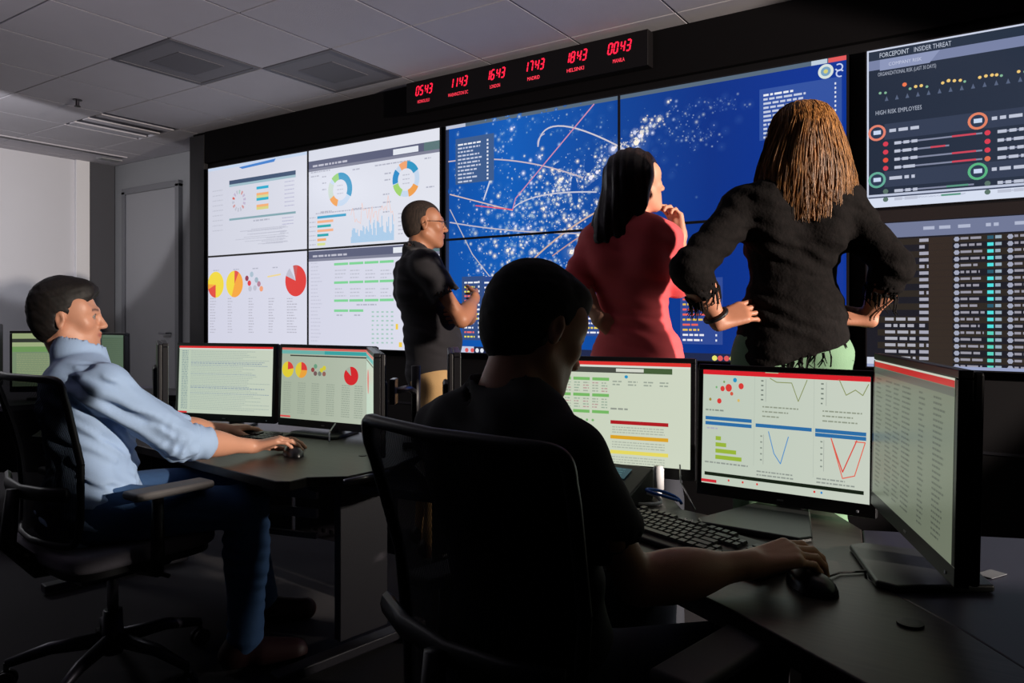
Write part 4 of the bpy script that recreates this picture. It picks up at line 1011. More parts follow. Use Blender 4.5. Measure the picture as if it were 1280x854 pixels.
def hand(Fd, w, d, n, thumb, curl=(.3, .35, .4, .45), th=.5, sc=1.0, spread=.06, infl=0.0):
    """w wrist, d towards the fingers, n out of the back of the hand, thumb = +1/-1 along cross(d, n)"""
    w = np.array(w, float); d = nrm(d); n = nrm(np.array(n)-np.dot(n, d)*d); s_ = np.cross(d, n)*thumb
    q = lambda a, b, c: w+(a*d+b*s_+c*n)*sc
    for b0, b1, L in ((.017, .030, .084), (.006, .010, .088), (-.006, -.010, .084), (-.015, -.029, .074)):
        Fd.cap(q(-.012, b0, 0), q(L, b1, .004), (.0135+infl)*sc, (.0115+infl)*sc, .013)
    Fd.cap(q(.01, .012, -.006), q(.055, .0, -.008), .014*sc, .013*sc, .014)
    segs = ((.042, .025, .020, .030, .084, .0086), (.046, .028, .021, .010, .088, .0088), (.042, .026, .021, -.010, .084, .0083), (.033, .020, .018, -.029, .074, .0074))
    for (l1, l2, l3, b, L, r), c, i in zip(segs, curl, range(4)):
        p0 = q(L, b, .003); a = c*.7; yaw = (1.5-i)*spread
        for l, k2, rr in ((l1, 0, r), (l2, 1, r*.94), (l3, 2, r*.86)):
            dr = nrm((math.cos(a)*(d*math.cos(yaw)+s_*math.sin(yaw))-math.sin(a)*n)); p1 = p0+dr*l*sc
            Fd.cap(p0, p1, (rr+infl)*sc, (rr*.93+infl)*sc, .004); p0 = p1; a += c*(1.1 if k2 == 0 else .8)
    p0 = q(.018, .024, -.006); dr = nrm(d*.72+s_*.62*(1-th*.6)-n*(.2+.5*th))
    for l, rr in ((.040, .0145), (.032, .0108), (.026, .0092)):
        p1 = p0+dr*l*sc; Fd.cap(p0, p1, rr*sc, rr*.86*sc, .007); p0 = p1; dr = nrm(dr+d*.30-s_*.34*th-n*.08)

def head(Fd, c, R, sc=1.0, fem=False, jaw=1.0):
    L = lambda x, y, z: np.array(c)+R@(np.array([x, y, z])*sc)
    I = R
    Fd.ell(L(0, -.018, .035), I, np.array([.076, .096, .084])*sc, .02)
    Fd.ell(L(0, .028, -.022), I, np.array([.060, .062, .080])*sc, .03)
    for s in (-1, 1):
        Fd.cap(L(s*.052, -.004, -.050), L(s*.018, .066, -.096), .017*sc*jaw, .015*sc*jaw, .028)
        Fd.ell(L(s*.042, .060, -.018), I, np.array([.020, .018, .018])*sc, .022)
        Fd.cap(L(s*.012, .083, .026), L(s*.042, .070, .026), .009*sc, .008*sc, .016)
        Fd.ell(L(s*.060, .035, .035), I, np.array([.014, .03, .03])*sc, .03)
    Fd.ell(L(0, .074, -.092), I, np.array([.020, .016, .015])*sc*(.9 if fem else 1.05), .022)
    Fd.ell(L(0, .072, -.060), I, np.array([.030, .018, .024])*sc, .02)
    for s in (-1, 1): Fd.ell(L(s*.032, .094, .006), I, np.array([.0175, .016, .012])*sc, .010, 'sub')
    for s in (-1, 1): Fd.ell(L(s*.032, .073, .006), I, np.array([.0135, .0125, .0125])*sc, .003)
    for s in (-1, 1): Fd.cap(L(s*.021, .086, .0165), L(s*.044, .078, .0135), .0042*sc, .0038*sc, .005); Fd.cap(L(s*.022, .084, -.005), L(s*.043, .077, -.004), .003*sc, .003*sc, .005)
    Fd.cap(L(0, .086, .016), L(0, .106, -.024), .0075*sc, .0105*sc, .010)
    Fd.ell(L(0, .106, -.027), I, np.array([.0105, .0100, .0085])*sc, .007)
    for s in (-1, 1): Fd.ell(L(s*.011, .097, -.030), I, np.array([.008, .011, .007])*sc, .006)
    for s in (-1, 1):
        Fd.cap(L(0, .0945, -.0515), L(s*.020, .083, -.055), .0050*sc, .0032*sc, .005)
        Fd.cap(L(0, .0915, -.0625), L(s*.017, .083, -.058), .0060*sc, .0034*sc, .005)
    Fd.cap(L(-.022, .094, -.057), L(.022, .094, -.057), .0012*sc, .0012*sc, .002, 'sub')
    for s in (-1, 1):                                    # ears with a rim and hollow
        E = R@rotz(-s*.35)@roty(0)@rotx(.12); e = lambda x, y, z: np.array(c)+R@(np.array([s*.078, -.012, -.004])*sc)+E@(np.array([s*x, y, z])*sc)
        Fd.ell(e(0, 0, .004), E, np.array([.0075, .018, .030])*sc, .008)
        Fd.ell(e(.002, -.001, -.022), E, np.array([.006, .010, .010])*sc, .006)
        Fd.ell(e(.009, .002, .002), E, np.array([.007, .0085, .016])*sc, .004, 'sub')

def bodyframe(J):
    r = nrm(np.array(J['shR'])-np.array(J['shL'])); u = nrm(np.array(J['neck'])-np.array(J['pelvis'])); f = np.cross(u, r); f = nrm(f); r = np.cross(f, u)
    return np.column_stack([r, f, u])
def torso(Fd, J, t, fem=False, wide=1.0, low=True):
    B = bodyframe(J); pv, nk = np.array(J['pelvis']), np.array(J['neck']); r, f, u = B.T
    L = np.linalg.norm(nk-pv); at = lambda k, y=0, x=0: pv+u*L*k+f*y+r*x
    g = 1.0*wide; q = lambda *a: np.array(a)*g+t
    if fem:
        Fd.ell(at(.70, 0), B, q(.138, .088, .16), .04); Fd.ell(at(.36, .005), B, q(.112, .082, .15), .05)
        Fd.ell(at(.04, -.005), B, q(.155, .108, .115), .06)
        for s in (-1, 1): Fd.ell(at(.66, .075, s*.062), B, q(.055, .052, .055), .03); Fd.ell(at(-.08, -.055, s*.062), B, q(.075, .07, .08), .04)
    else:
        Fd.ell(at(.70, 0), B, q(.158, .105, .17), .04); Fd.ell(at(.34, .012), B, q(.138, .105, .16), .05)
        Fd.ell(at(.03, 0), B, q(.152, .112, .11), .06)
        for s in (-1, 1): Fd.ell(at(.72, .06, s*.068), B, q(.07, .05, .06), .03)
    for s, k in (('shR', 1), ('shL', -1)):
        sh = np.array(J[s]); Fd.cap(at(.93, -.012, k*.03), sh, .050+t, .052+t, .04)
        Fd.cap(nk+u*.035, (nk+sh)/2-u*.005, .034+t*.8, .036+t, .03)
        Fd.cap(at(.72, -.055, k*.075), at(.9, -.045, k*.09), .045+t, .045+t, .05)
def limb(Fd, a, b, ra, rb, t, k=.02, bulge=0, **kw):
    a, b = np.array(a, float), np.array(b, float)
    Fd.cap(a, b, ra+t, rb+t, k, **kw)
    if bulge: Fd.ell(a+(b-a)*.33, frame(b-a, (0, .3, 1) if abs(nrm(b-a)[2]) < .9 else (1, 0, 0)), (ra+t+bulge, np.linalg.norm(b-a)*.36, ra+t+bulge), .03)
def bounds(pts, pad):
    a = np.array(pts); return a.min(0)-pad, a.max(0)+pad

SKINC = {}
def skin_col(c, R, base, sc=1.0, stubble=0.0, lips=(150, 70, 66), brow=(40, 28, 22), hairline=None):
    b = np.array(lin(base)); lp = np.array(lin(lips)); br = np.array(lin(brow))
    def fn(V):
        q = ((V-np.array(c))@R)/sc; x, y, z = q.T; out = np.tile(b, (len(V), 1)); out *= (1+.06*noise(V, 60, 5))[:, None]
        def mix(m, col): out[:] = out*(1-m[:, None])+np.array(col)*m[:, None]
        near = np.linalg.norm(q, axis=1) < .17
        g = lambda x0, y0, z0, sx, sy, sz: np.exp(-(((x-x0)/sx)**2+((y-y0)/sy)**2+((z-z0)/sz)**2)**2)*near
        if stubble: mix(np.clip(g(0, .07, -.075, .06, .06, .035), 0, 1)*stubble, b*.45)
        mix(g(0, .094, -.057, .021, .02, .0085)*.75, lp)
        mix(g(.045, .06, -.025, .02, .03, .02)*.15+g(-.045, .06, -.025, .02, .03, .02)*.15, b*np.array([1.1, .75, .7]))
        for s in (-1, 1):
            zz = .030-abs(x-s*.034)*.15
            m = np.exp(-((z-zz)/.0042)**2)*(np.abs(x-s*.033) < .019)*(y > .05)*near; mix(np.clip(m, 0, 1)*.85, br)
            e = np.hypot(x-s*.032, (z-.006)*1.5); ey = (y > .070)*near
            mix((e < .0135)*(e > .0115)*ey*.8, br); mix((e <= .0115)*ey*1.0, (.30, .27, .25)); mix((np.hypot(x-s*.032, z-.006) < .0055)*ey, (.02, .012, .008))
        return np.clip(out, 0, 1)
    return fn
M_skin = vcol_mat('skin', .48, .25, 500, noise=.06, nscale=25)
def body_mesh(name, J, H, base, root, fem=False, hands=(), hsc=1.0, sc=1.0, fine=(), h=.0065, legs='stand', wide=1.0, **colk):
    """one continuous skin surface from head to ankles"""
    hc, R = np.array(J['head']), H
    pts = [J[k] for k in J if k != 'head']+[hc]
    for (w, d, n, th, curl, t_) in hands: pts.append(np.array(w)+nrm(d)*.17)
    lo, hi = bounds(pts, .13); hb = (hc-.14*sc, hc+.15*sc)
    fx = [(hb[0][0], hb[1][0], .0040)]; fy = [(hb[0][1], hb[1][1], .0040)]; fz = [(hb[0][2], hb[1][2], .0036)]
    for a, b, f in fine: fx.append((a[0], b[0], f)); fy.append((a[1], b[1], f)); fz.append((a[2], b[2], f))
    if legs == 'stand':
        hi = hi; Fd = Field(lo, hi, h, fx, fy, fz)
    Fd = Field(lo, hi, h, fx, fy, fz)
    torso(Fd, J, -.014, fem, wide)
    a = .92 if fem else 1.0; B = bodyframe(J)
    nk = np.array(J['neck']); hb_ = hc+R@(np.array([0, -.025, -.055])*sc)
    Fd.cap(nk-B[:, 2]*.02, hb_, (.048 if fem else .056), (.044 if fem else .052), .028)
    Fd.cap(nk, hc+R@(np.array([0, .03, -.085])*sc), .036, .026, .03)
    for s in 'RL':
        limb(Fd, J['sh'+s], J['el'+s], .046*a, .036*a, -.004, .03)
        limb(Fd, J['el'+s], J['wr'+s], .037*a, .0245*a, .0, .02, .006)
        limb(Fd, J['hp'+s], J['kn'+s], .080, .052, -.012, .04); limb(Fd, J['kn'+s], J['an'+s], .050, .034, -.006, .03, .008)
    head(Fd, hc, R, sc, fem)
    for (w, d, n, th, curl, t_) in hands: hand(Fd, w, d, n, th, curl, t_, hsc)
    V, Q = Fd.mesh(1)
    return to_obj(V, Q, name, M_skin, root, root.location, skin_col(hc, R, base, sc, **colk))
def cloth(name, J, parts, t, m, root, h=.007, fem=False, sleeves=None, hem=None, neckcut=None, folds_=None, extra=None, wide=1.0, smooth=1, box=None, fine=()):
    """parts: 'top' and/or 'legs'"""
    keys = []
    if 'top' in parts: keys += ['neck', 'pelvis', 'shR', 'shL', 'elR', 'elL', 'hpR', 'hpL']+(['wrR', 'wrL'] if sleeves and sleeves[0] > 1 else [])
    if 'legs' in parts: keys += ['pelvis', 'hpR', 'hpL', 'knR', 'knL', 'anR', 'anL']
    lo, hi = bounds([J[k] for k in keys], .17)
    if box: lo, hi = np.maximum(lo, box[0]), np.minimum(hi, box[1])
    fx = [(a[0], b[0], f) for a, b, f in fine]; fy = [(a[1], b[1], f) for a, b, f in fine]; fz = [(a[2], b[2], f) for a, b, f in fine]
    Fd = Field(lo, hi, h, fx, fy, fz)
    a = .92 if fem else 1.0; B = bodyframe(J)
    if 'top' in parts:
        torso(Fd, J, t, fem, wide)
        if extra: extra(Fd, B)
        for s, L in zip('RL', sleeves):
            sh, el, wr = (np.array(J[k+s]) for k in ('sh', 'el', 'wr'))
            if L <= 1:
                e = sh+(el-sh)*L; d = nrm(el-sh)
                Fd.cap(sh, e+d*.04, .050*a+t*1.1, .043*a+t*1.5, .03, hollow=(e-d*.018, e+d*.2, .043*a+t*1.5-.006), planes=[(e, d)])
            else:
                Fd.cap(sh, el, .050*a+t, .040*a+t*1.2, .03); e = el+(wr-el)*(L-1); d = nrm(wr-el)
                Fd.cap(el, e+d*.04, .040*a+t*1.2, .034*a+t*1.1, .015, hollow=(e-d*.018, e+d*.2, .031*a+t*1.1), planes=[(e, d)])
    if 'legs' in parts:
        pv = np.array(J['pelvis']); u = B[:, 2]; q = lambda *k: np.array(k)+t
        Fd.ell(pv, B, q(.130 if fem else .152, .098 if fem else .110, .12), .05)
        if fem:
            for s in (-1, 1): Fd.ell(pv-u*.05-B[:, 1]*.035+B[:, 0]*s*.058, B, q(.070, .070, .085), .04)
        for s in 'RL':
            limb(Fd, J['hp'+s], J['kn'+s], .074 if fem else .084, .054, t, .045); limb(Fd, J['kn'+s], J['an'+s], .055, .047, t, .03, .004)
    if hem is not None: Fd.cut(np.array(J['pelvis'])+B[:, 2]*hem[0], (-B[:, 2] if hem[1] < 0 else B[:, 2])+(B[:, 0]*hem[2] if len(hem) > 2 else 0))
    if neckcut is not None:
        nk = np.array(J['neck']); Fd.cap(nk+B[:, 2]*neckcut[1], nk+B[:, 2]*.2+B[:, 1]*.03, neckcut[0], neckcut[0]*1.25, .004, 'sub')
    if folds_: Fd.disp(folds_)
    V, Q = Fd.mesh(smooth)
    return to_obj(V, Q, name, m, root, root.location)
def part_field(name, lo, hi, h, m, root, fn, smooth=1):
    Fd = Field(lo, hi, h); fn(Fd); V, Q = Fd.mesh(smooth); return to_obj(V, Q, name, m, root, root.location)
def shoe(root, an, f, m, name='shoe'):
    an = np.array(an); f = nrm([f[0], f[1], 0]); z = 0.045
    a = np.array([an[0], an[1], z])-f*.04; b = a+f*.20
    def fn(Fd):
        Fd.cap(a, b, .042, .036, .02, flat=((0, 0, 1), 1.0)); Fd.cap(a+f*.1, b-[0, 0, .008], .046, .036, .02)
        Fd.cap(an+[0, 0, .02], a+[0, 0, .0], .045, .045, .02); Fd.cut([0, 0, .004], [0, 0, -1])
    lo, hi = bounds([a, b, an], .08); return part_field(name, lo, hi, .009, m, root, fn)
def standing_legs(J, f, gap=.09, kz=.50):
    pv = np.array(J['pelvis']); f = nrm(f); r = np.cross(f, [0, 0, 1])
    for s, k in (('R', 1), ('L', -1)):
        J['hp'+s] = pv+r*k*gap-[0, 0, .03]; J['kn'+s] = np.array([*(pv+r*k*(gap+.012)+f*.015)[:2], kz]); J['an'+s] = np.array([*(pv+r*k*(gap+.03)-f*.01)[:2], .09])
def person(label, loc): return thing('person', label, 'person', loc)
def short_hair(name, hc, R, m, root, th=.012, line=.052, sc=1.0, h=.0038, top=.0, amp=.003, freq=160, side=-.035, fade=True):
    """hair shell over the skull, cut away from the face, round the ears and at the nape"""
    L = lambda x, y, z: np.array(hc)+R@(np.array([x, y, z])*sc)
    Fd = Field(np.array(hc)-.16, np.array(hc)+.17, h)
    Fd.ell(L(0, -.019, .036+top*.4), R, np.array([.076+th*.8, .096+th, .085+th+top])*sc, .02)
    Fd.ell(L(0, -.045, -.015), R, np.array([.062+th*.6, .060+th*.6, .075])*sc, .03)
    if top: Fd.ell(L(0, .045, .092), R, np.array([.056, .045, .030+top*.5])*sc, .03)
    n1 = R@nrm([0, .80, -.60]); Fd.cut(L(0, .073, line+.010), n1)                    # brow line
    for s in (-1, 1):
        Fd.ell(L(s*.078, .062, -.008), R, np.array([.036, .048, .050])*sc, .006, 'sub')  # temples and cheeks
        Fd.ell(L(s*.086, -.004, -.020), R, np.array([.022, .024, .042])*sc, .004, 'sub')  # ears
    Fd.cut(L(0, -.06, side-.045), R@nrm([0, .25, -1]))
    q0, ax = np.array(hc), R
    def dn(p):
        q = (p-q0)@ax; return amp*(noise(q*np.array([1, .45, .7]), freq, 7)+.6*noise(q, freq*2.1, 6, 9))
    Fd.disp(dn, .03)
    V, Q = Fd.mesh(1); return to_obj(V, Q, name, m, root, root.location)
def hair_mat(name, c0, c1, rough=.42):
    m = bpy.data.materials.new(name); m.use_nodes = True; nt = m.node_tree; b = nt.nodes['Principled BSDF']
    tc = nt.nodes.new('ShaderNodeTexCoord'); mp = nt.nodes.new('ShaderNodeMapping'); mp.inputs['Scale'].default_value = (1, 1, .12)
    n = nt.nodes.new('ShaderNodeTexNoise'); n.inputs['Scale'].default_value = 170; n.inputs['Detail'].default_value = 3
    cr = nt.nodes.new('ShaderNodeValToRGB'); cr.color_ramp.elements[0].color = (*lin(c0), 1); cr.color_ramp.elements[1].color = (*lin(c1), 1)
    cr.color_ramp.elements[0].position = .35; cr.color_ramp.elements[1].position = .65
    nt.links.new(tc.outputs['Object'], mp.inputs[0]); nt.links.new(mp.outputs[0], n.inputs['Vector']); nt.links.new(n.outputs['Fac'], cr.inputs[0]); nt.links.new(cr.outputs[0], b.inputs['Base Color'])
    b.inputs['Roughness'].default_value = rough; b.inputs['Specular IOR Level'].default_value = .45
    return m
def strands(name, root, paths, r0, m, kind=None):
    mb = MB()
    for pts in paths:
        n = len(pts); mb.tube(pts, [r0*(1-.6*i/(n-1)) for i in range(n)], 3, cap=False)
    return mb.build(name, m, root, smooth=True, kind=kind)
def rel(root, pts): return [np.array(p)-np.array(root.location) for p in pts]

# ================= standing person in a polo shirt
f1 = D(.96, .28); J = {}
J['head'] = P(531, 281, 3.75); J['neck'] = P(521, 322, 3.75); J['pelvis'] = P(541, 470, 3.75)
r1 = np.cross(f1, [0, 0, 1]); ctr = P(524, 331, 3.75); J['shR'] = ctr+r1*.175-[0, 0, .01]; J['shL'] = ctr-r1*.175
J['elR'] = P(577, 400, 3.58); J['wrR'] = P(594, 372, 3.76); J['elL'] = P(583, 398, 3.90); J['wrL'] = P(588, 392, 3.68)
standing_legs(J, f1)
t = person('standing person in a black polo shirt and tan trousers with arms crossed', (*J['pelvis'][:2], 0))
H = frame(D(.965, .24, .0))
body_mesh('body', J, H, (190, 128, 96), t, hands=[(J['wrR'], D(.0, .9, .1), D(.9, .1, .1), -1, (.5, .5, .5, .5), .4), (J['wrL'], D(-.75, -.2, -.1), D(.6, -.6, .1), 1, (.3, .3, .3, .3), .3)], stubble=.35, wide=1.0)
cloth('polo_shirt', J, ['top'], .020, mat('black_pique', (34, 31, 36), .85, noise=.1, bump=.4, bscale=400, sheen=.1), t, sleeves=(.58, .58), hem=(-.05, -1), neckcut=(.056, .030), wide=1.02,
      extra=lambda Fd, B: (Fd.cap(J['neck']+B[:, 2]*.0, J['neck']+B[:, 2]*.042, .072, .066, .012), Fd.ell(np.array(J['pelvis'])+B[:, 2]*.17+B[:, 1]*.035, B, (.14, .135, .13), .05)),
      folds_=lambda p: folds(p, (.2, .3, 1), 120, .004))
cloth('trousers', J, ['legs'], .014, mat('tan_chino', (196, 158, 108), .85, noise=.08, bump=.3), t, h=.010, hem=(.07, 1), folds_=lambda p: folds(p, (0, .2, 1), 45, .003))
for s in 'RL': shoe(t, J['an'+s], f1, mat('brown_leather', (62, 40, 26), .4))
part_field('hair', J['head']-.15, J['head']+.15, .005, hair_mat('buzz_hair', (38, 30, 26), (66, 52, 44), .8), t,
           lambda Fd: (Fd.ell(J['head']+H@np.array([0, -.0185, .035]), H, (.0785, .0985, .0865), .01), Fd.ell(J['head']+H@np.array([0, -.045, -.01]), H, (.066, .064, .07), .02),
                       Fd.cut(J['head']+H@np.array([0, .072, .066]), H@nrm([0, .85, -.5])), [Fd.ell(J['head']+H@np.array([s*.08, .048, -.01]), H, (.034, .048, .055), .005, 'sub') for s in (-1, 1)], Fd.cut(J['head']+H@np.array([0, -.06, -.06]), H@nrm([0, .25, -1]))))
g = MB(); hl = lambda x, y, z: J['head']+H@np.array([x, y, z])-np.array(t.location)
for s in (-1, 1):
    g.tube([hl(s*.032+.020*math.cos(a), .104-.006*abs(math.cos(a)), .004+.015*math.sin(a)) for a in np.linspace(0, 2*math.pi, 17)], .0014, 6, cap=False)
    g.tube([hl(s*.052, .098, .010), hl(s*.074, .075, .012), hl(s*.083, .0, .010), hl(s*.082, -.02, -.004)], .0017, 6)
g.tube([hl(-.012, .106, .008), hl(0, .110, .011), hl(.012, .106, .008)], .0015, 6)
g.build('glasses', mat('glasses_frame', (28, 24, 24), .3), t, smooth=True)

# ================= standing person in a coral top
f2 = D(.30, .95); J = {}; dd = 2.65
J['head'] = P(797, 229, dd); J['neck'] = P(783, 277, dd); J['pelvis'] = P(797, 452, dd)
J['shR'] = P(830, 299, 2.61); J['shL'] = P(746, 303, 2.71); J['elR'] = P(846, 356, 2.66); J['wrR'] = P(850, 293, 2.70)
J['elL'] = P(717, 352, 2.66); J['wrL'] = P(750, 400, 2.60); standing_legs(J, f2, .08, .52)
t = person('standing person in a coral red long-sleeved top with straight dark hair and hand at chin', (*J['pelvis'][:2], 0))
H = frame(D(.93, .34, .10)); hs = .90
body_mesh('body', J, H, (214, 158, 132), t, fem=True, sc=hs, hsc=.88, fine=[(J['wrR']-.08, J['wrR']+.12, .0042)],
          hands=[(J['wrR'], D(-.25, .12, .95), D(.75, .55, .2), 1, (.75, .8, .9, .95), .5), (J['wrL'], D(.75, .3, -.5), D(-.3, -.8, .1), -1, (.4, .4, .4, .4), .5)], brow=(60, 40, 34), lips=(176, 84, 84))
M_coral = mat('coral_knit', (238, 88, 94), .8, noise=.04, nscale=60, bump=.25, bscale=700, sheen=.15)
B2 = bodyframe(J)
def coral_folds(p):
    z = p[:, 2]; k = np.clip(1-np.abs(z-(J['pelvis'][2]+.16))/.17, 0, 1)
    return folds(p, (.25, -.1, 1), 190, .005, 2)*k+folds(p, (.3, .3, 1), 110, .003, 7)
cloth('coral_top', J, ['top'], .010, M_coral, t, h=.0062, fem=True, sleeves=(1.42, 1.40), hem=(-.0, -1), neckcut=(.058, .024), folds_=coral_folds)
cloth('trousers', J, ['legs'], .006, mat('charcoal_trousers', (44, 46, 56), .8, noise=.06), t, h=.010, fem=True, hem=(.055, 1))
for s in 'RL': shoe(t, J['an'+s], f2, mat('black_shoe', (22, 20, 22), .35))
M_dh = hair_mat('dark_brown_hair', (16, 11, 11), (40, 26, 24), .33)
hc = J['head']; hdn = nrm(D(-.42, -.12, -1)); Lh = lambda x, y, z: hc+H@(np.array([x, y, z])*hs)
def dark_hair(Fd):
    Fd.ell(Lh(0, -.022, .040), H, np.array([.092, .110, .098])*hs, .02)
    a = Lh(0, -.06, .0); tip = P(751, 300, dd-.02)
    Fd.cap(a, tip, .082, .060, .04, flat=(H[:, 1]*.8+hdn*0, .75)); Fd.cap(Lh(.02, -.055, 0), P(778, 300, dd-.06), .06, .024, .03)
    Fd.cap(Lh(.066, -.005, .02), P(801, 270, dd-.08), .030, .014, .02); Fd.cap(Lh(-.06, -.0, .02), Lh(-.07, -.03, -.14), .03, .02, .02)
    Fd.ell(Lh(.045, .088, -.030), H, np.array([.062, .064, .085])*hs, .008, 'sub'); Fd.ell(Lh(-.03, .098, -.030), H, np.array([.05, .066, .085])*hs, .008, 'sub')
    Fd.cut(P(760, 306, dd), D(.05, 0, -1))
    def dn(p):
        q = p-hc; a_ = q@H[:, 0]*150+q@H[:, 1]*130; b_ = 2.2*noise(q, 9, 4)
        return .0022*np.sin(a_+b_*2)+.0012*np.sin(a_*2.3+b_*5)
    Fd.disp(dn, .03)
part_field('hair', np.minimum(hc, P(745, 306, dd))-.16, hc+.17, .005, M_dh, t, dark_hair)

# ================= standing person with blonde hair
f3 = D(.03, 1); J = {}; dd = 2.15
J['head'] = P(1001, 190, dd+.02); J['neck'] = P(993, 240, dd); J['pelvis'] = P(989, 432, dd)
J['shR'] = P(1052, 256, dd-.02); J['shL'] = P(929, 262, dd); J['elR'] = P(1117, 333, 2.04); J['elL'] = P(862, 336, 2.02)
J['wrR'] = P(1084, 398, 2.10); J['wrL'] = P(899, 402, 2.06); standing_legs(J, f3, .085, .54)
t = person('standing person with long blonde hair in a black textured cardigan and pale green trousers', (*J['pelvis'][:2], 0))
H = frame(D(.12, 1, .05))
body_mesh('body', J, H, (184, 124, 98), t, fem=True, hsc=.95, fine=[(J['wrR']-.14, J['wrR']+.06, .0045), (J['wrL']-.06, J['wrL']+.14, .0045)],
          hands=[(J['wrR'], D(-.93, .2, .10), D(.15, -.75, .65), 1, (.25, .3, .35, .4), .3), (J['wrL'], D(.86, .2, .28), D(-.15, -.75, .65), -1, (.25, .3, .35, .4), .3)])
M_card = mat('black_lace_knit', (17, 13, 13), .9, noise=.95, nscale=60, bump=1.0, bscale=130, spec=.15)
def card_folds(p): return folds(p, (.5, 0, 1), 150, .0035, 3)+.003*noise(p, 150, 7, 4)
def card_extra(Fd, B):
    Fd.cap(J['neck']+B[:, 0]*.0, J['neck']+B[:, 2]*.03, .078, .066, .02)
    pv = np.array(J['pelvis']); Fd.ell(pv+B[:, 2]*.09-B[:, 1]*.01, B, (.142, .110, .12), .04)
cloth('cardigan', J, ['top'], .012, M_card, t, h=.0066, fem=True, wide=.90, sleeves=(1.50, 1.50), hem=(-.03, -1, .34), neckcut=(.05, .03), folds_=card_folds, extra=card_extra)
# ragged lace fringe along the hem and cuffs
fr = []; B3 = bodyframe(J); pv = np.array(J['pelvis'])
for k in range(150):
    a = random.uniform(0, 2*math.pi); p0 = pv+B3[:, 2]*(-.035+.055*math.cos(a)+random.uniform(0, .02))+B3[:, 0]*.15*math.cos(a)+B3[:, 1]*(.118*math.sin(a)-.005)
    l = random.uniform(.02, .06); fr.append(rel(t, [p0, p0+[random.uniform(-.008, .008), 0, -l*.5], p0+[random.uniform(-.016, .016), random.uniform(-.01, .01), -l]]))
for s in 'RL':
    el, wr = J['el'+s], J['wr'+s]; d = nrm(wr-el); e = el+(wr-el)*.47; a1 = nrm(np.cross(d, [0, 0, 1])); a2 = np.cross(d, a1)
    for k in range(46):
        a = random.uniform(0, 2*math.pi); p0 = e+(a1*math.cos(a)+a2*math.sin(a))*.046; l = random.uniform(.02, .05)
        fr.append(rel(t, [p0, p0+d*.01+[0, 0, -l*.5], p0+[random.uniform(-.008, .008), 0, -l]]))
strands('fringe', t, fr, .0028, M_card, kind='stuff')
cloth('trousers', J, ['legs'], .008, mat('pale_green_trousers', (112, 146, 116), .85, noise=.06, bump=.3), t, h=.010, fem=True, hem=(.06, 1), folds_=lambda p: folds(p, (.2, 0, 1), 50, .003))
for s in 'RL': shoe(t, J['an'+s], f3, mat('black_shoe', (22, 20, 22), .35))
bd = MB(); d = nrm(J['wrL']-J['elL']); a1 = nrm(np.cross(d, [0, 0, 1])); a2 = np.cross(d, a1); c_ = J['wrL']-d*.02-np.array(t.location)
bd.tube([c_+(a1*math.cos(a)+a2*math.sin(a))*.031 for a in np.linspace(0, 2*math.pi, 25)], .006, 8, cap=False); bd.build('wristwatch', M_plastic, t, smooth=True)
M_bh = hair_mat('blonde_hair', (88, 54, 26), (178, 122, 66), .45)
hc = J['head']; Lh = lambda x, y, z: hc+H@np.array([x, y, z])
def bl_hair(Fd):
    Fd.ell(Lh(0, -.018, .036), H, (.086, .106, .094), .02)
    Fd.cap(Lh(0, -.030, .01), Lh(0, -.050, -.16), .080, .074, .04, flat=(H[:, 1], .72))
    Fd.cap(Lh(0, -.03, -.02), Lh(.062, -.045, -.13), .055, .044, .04); Fd.cap(Lh(0, -.03, -.02), Lh(-.064, -.045, -.13), .055, .044, .04)
    Fd.ell(Lh(0, .10, -.02), H, (.062, .07, .10), .01, 'sub')
    Fd.cut(Lh(0, -.06, -.185), H@np.array([0, 0, -1.0]))
part_field('hair', hc-[.19, .19, .24], hc+[.19, .19, .16], .006, M_bh, t, bl_hair)
ps = []
for k in range(2000):
    a = random.uniform(-2.75, -.40); a = -math.pi/2+(a+math.pi/2)*1.18; th0 = random.uniform(.05, .5)   # back and sides of the head
    ca, sa = math.cos(a), math.sin(a); L_ = random.uniform(.19, .265)+.015*math.cos(2*a); pts = []; wv, w2 = random.uniform(0, 6.28), random.uniform(.002, .009)
    off = random.uniform(.0, .007)
    for i in range(12):
        u_ = i/11
        if u_ < .42:
            th_ = th0+(1.5-th0)*u_/.42; x, y, z = (.090+off)*math.sin(th_)*ca, -.018+(.108+off)*math.sin(th_)*sa, .036+(.098+off)*math.cos(th_)
        else:
            q = (u_-.42)/.58; fl_ = .090+off+.046*math.sin(q*1.6); x = fl_*ca*1.05; y = -.018+(.108+off+.012*math.sin(q*3))*sa; z = .036-q*L_
        x += w2*math.sin(wv+u_*7); y += w2*math.cos(wv*1.7+u_*6)
        pts.append(Lh(x, y, z)-np.array(t.location))
    ps.append(pts)
strands('hair_strands', t, ps, .0016, M_bh, kind='stuff')

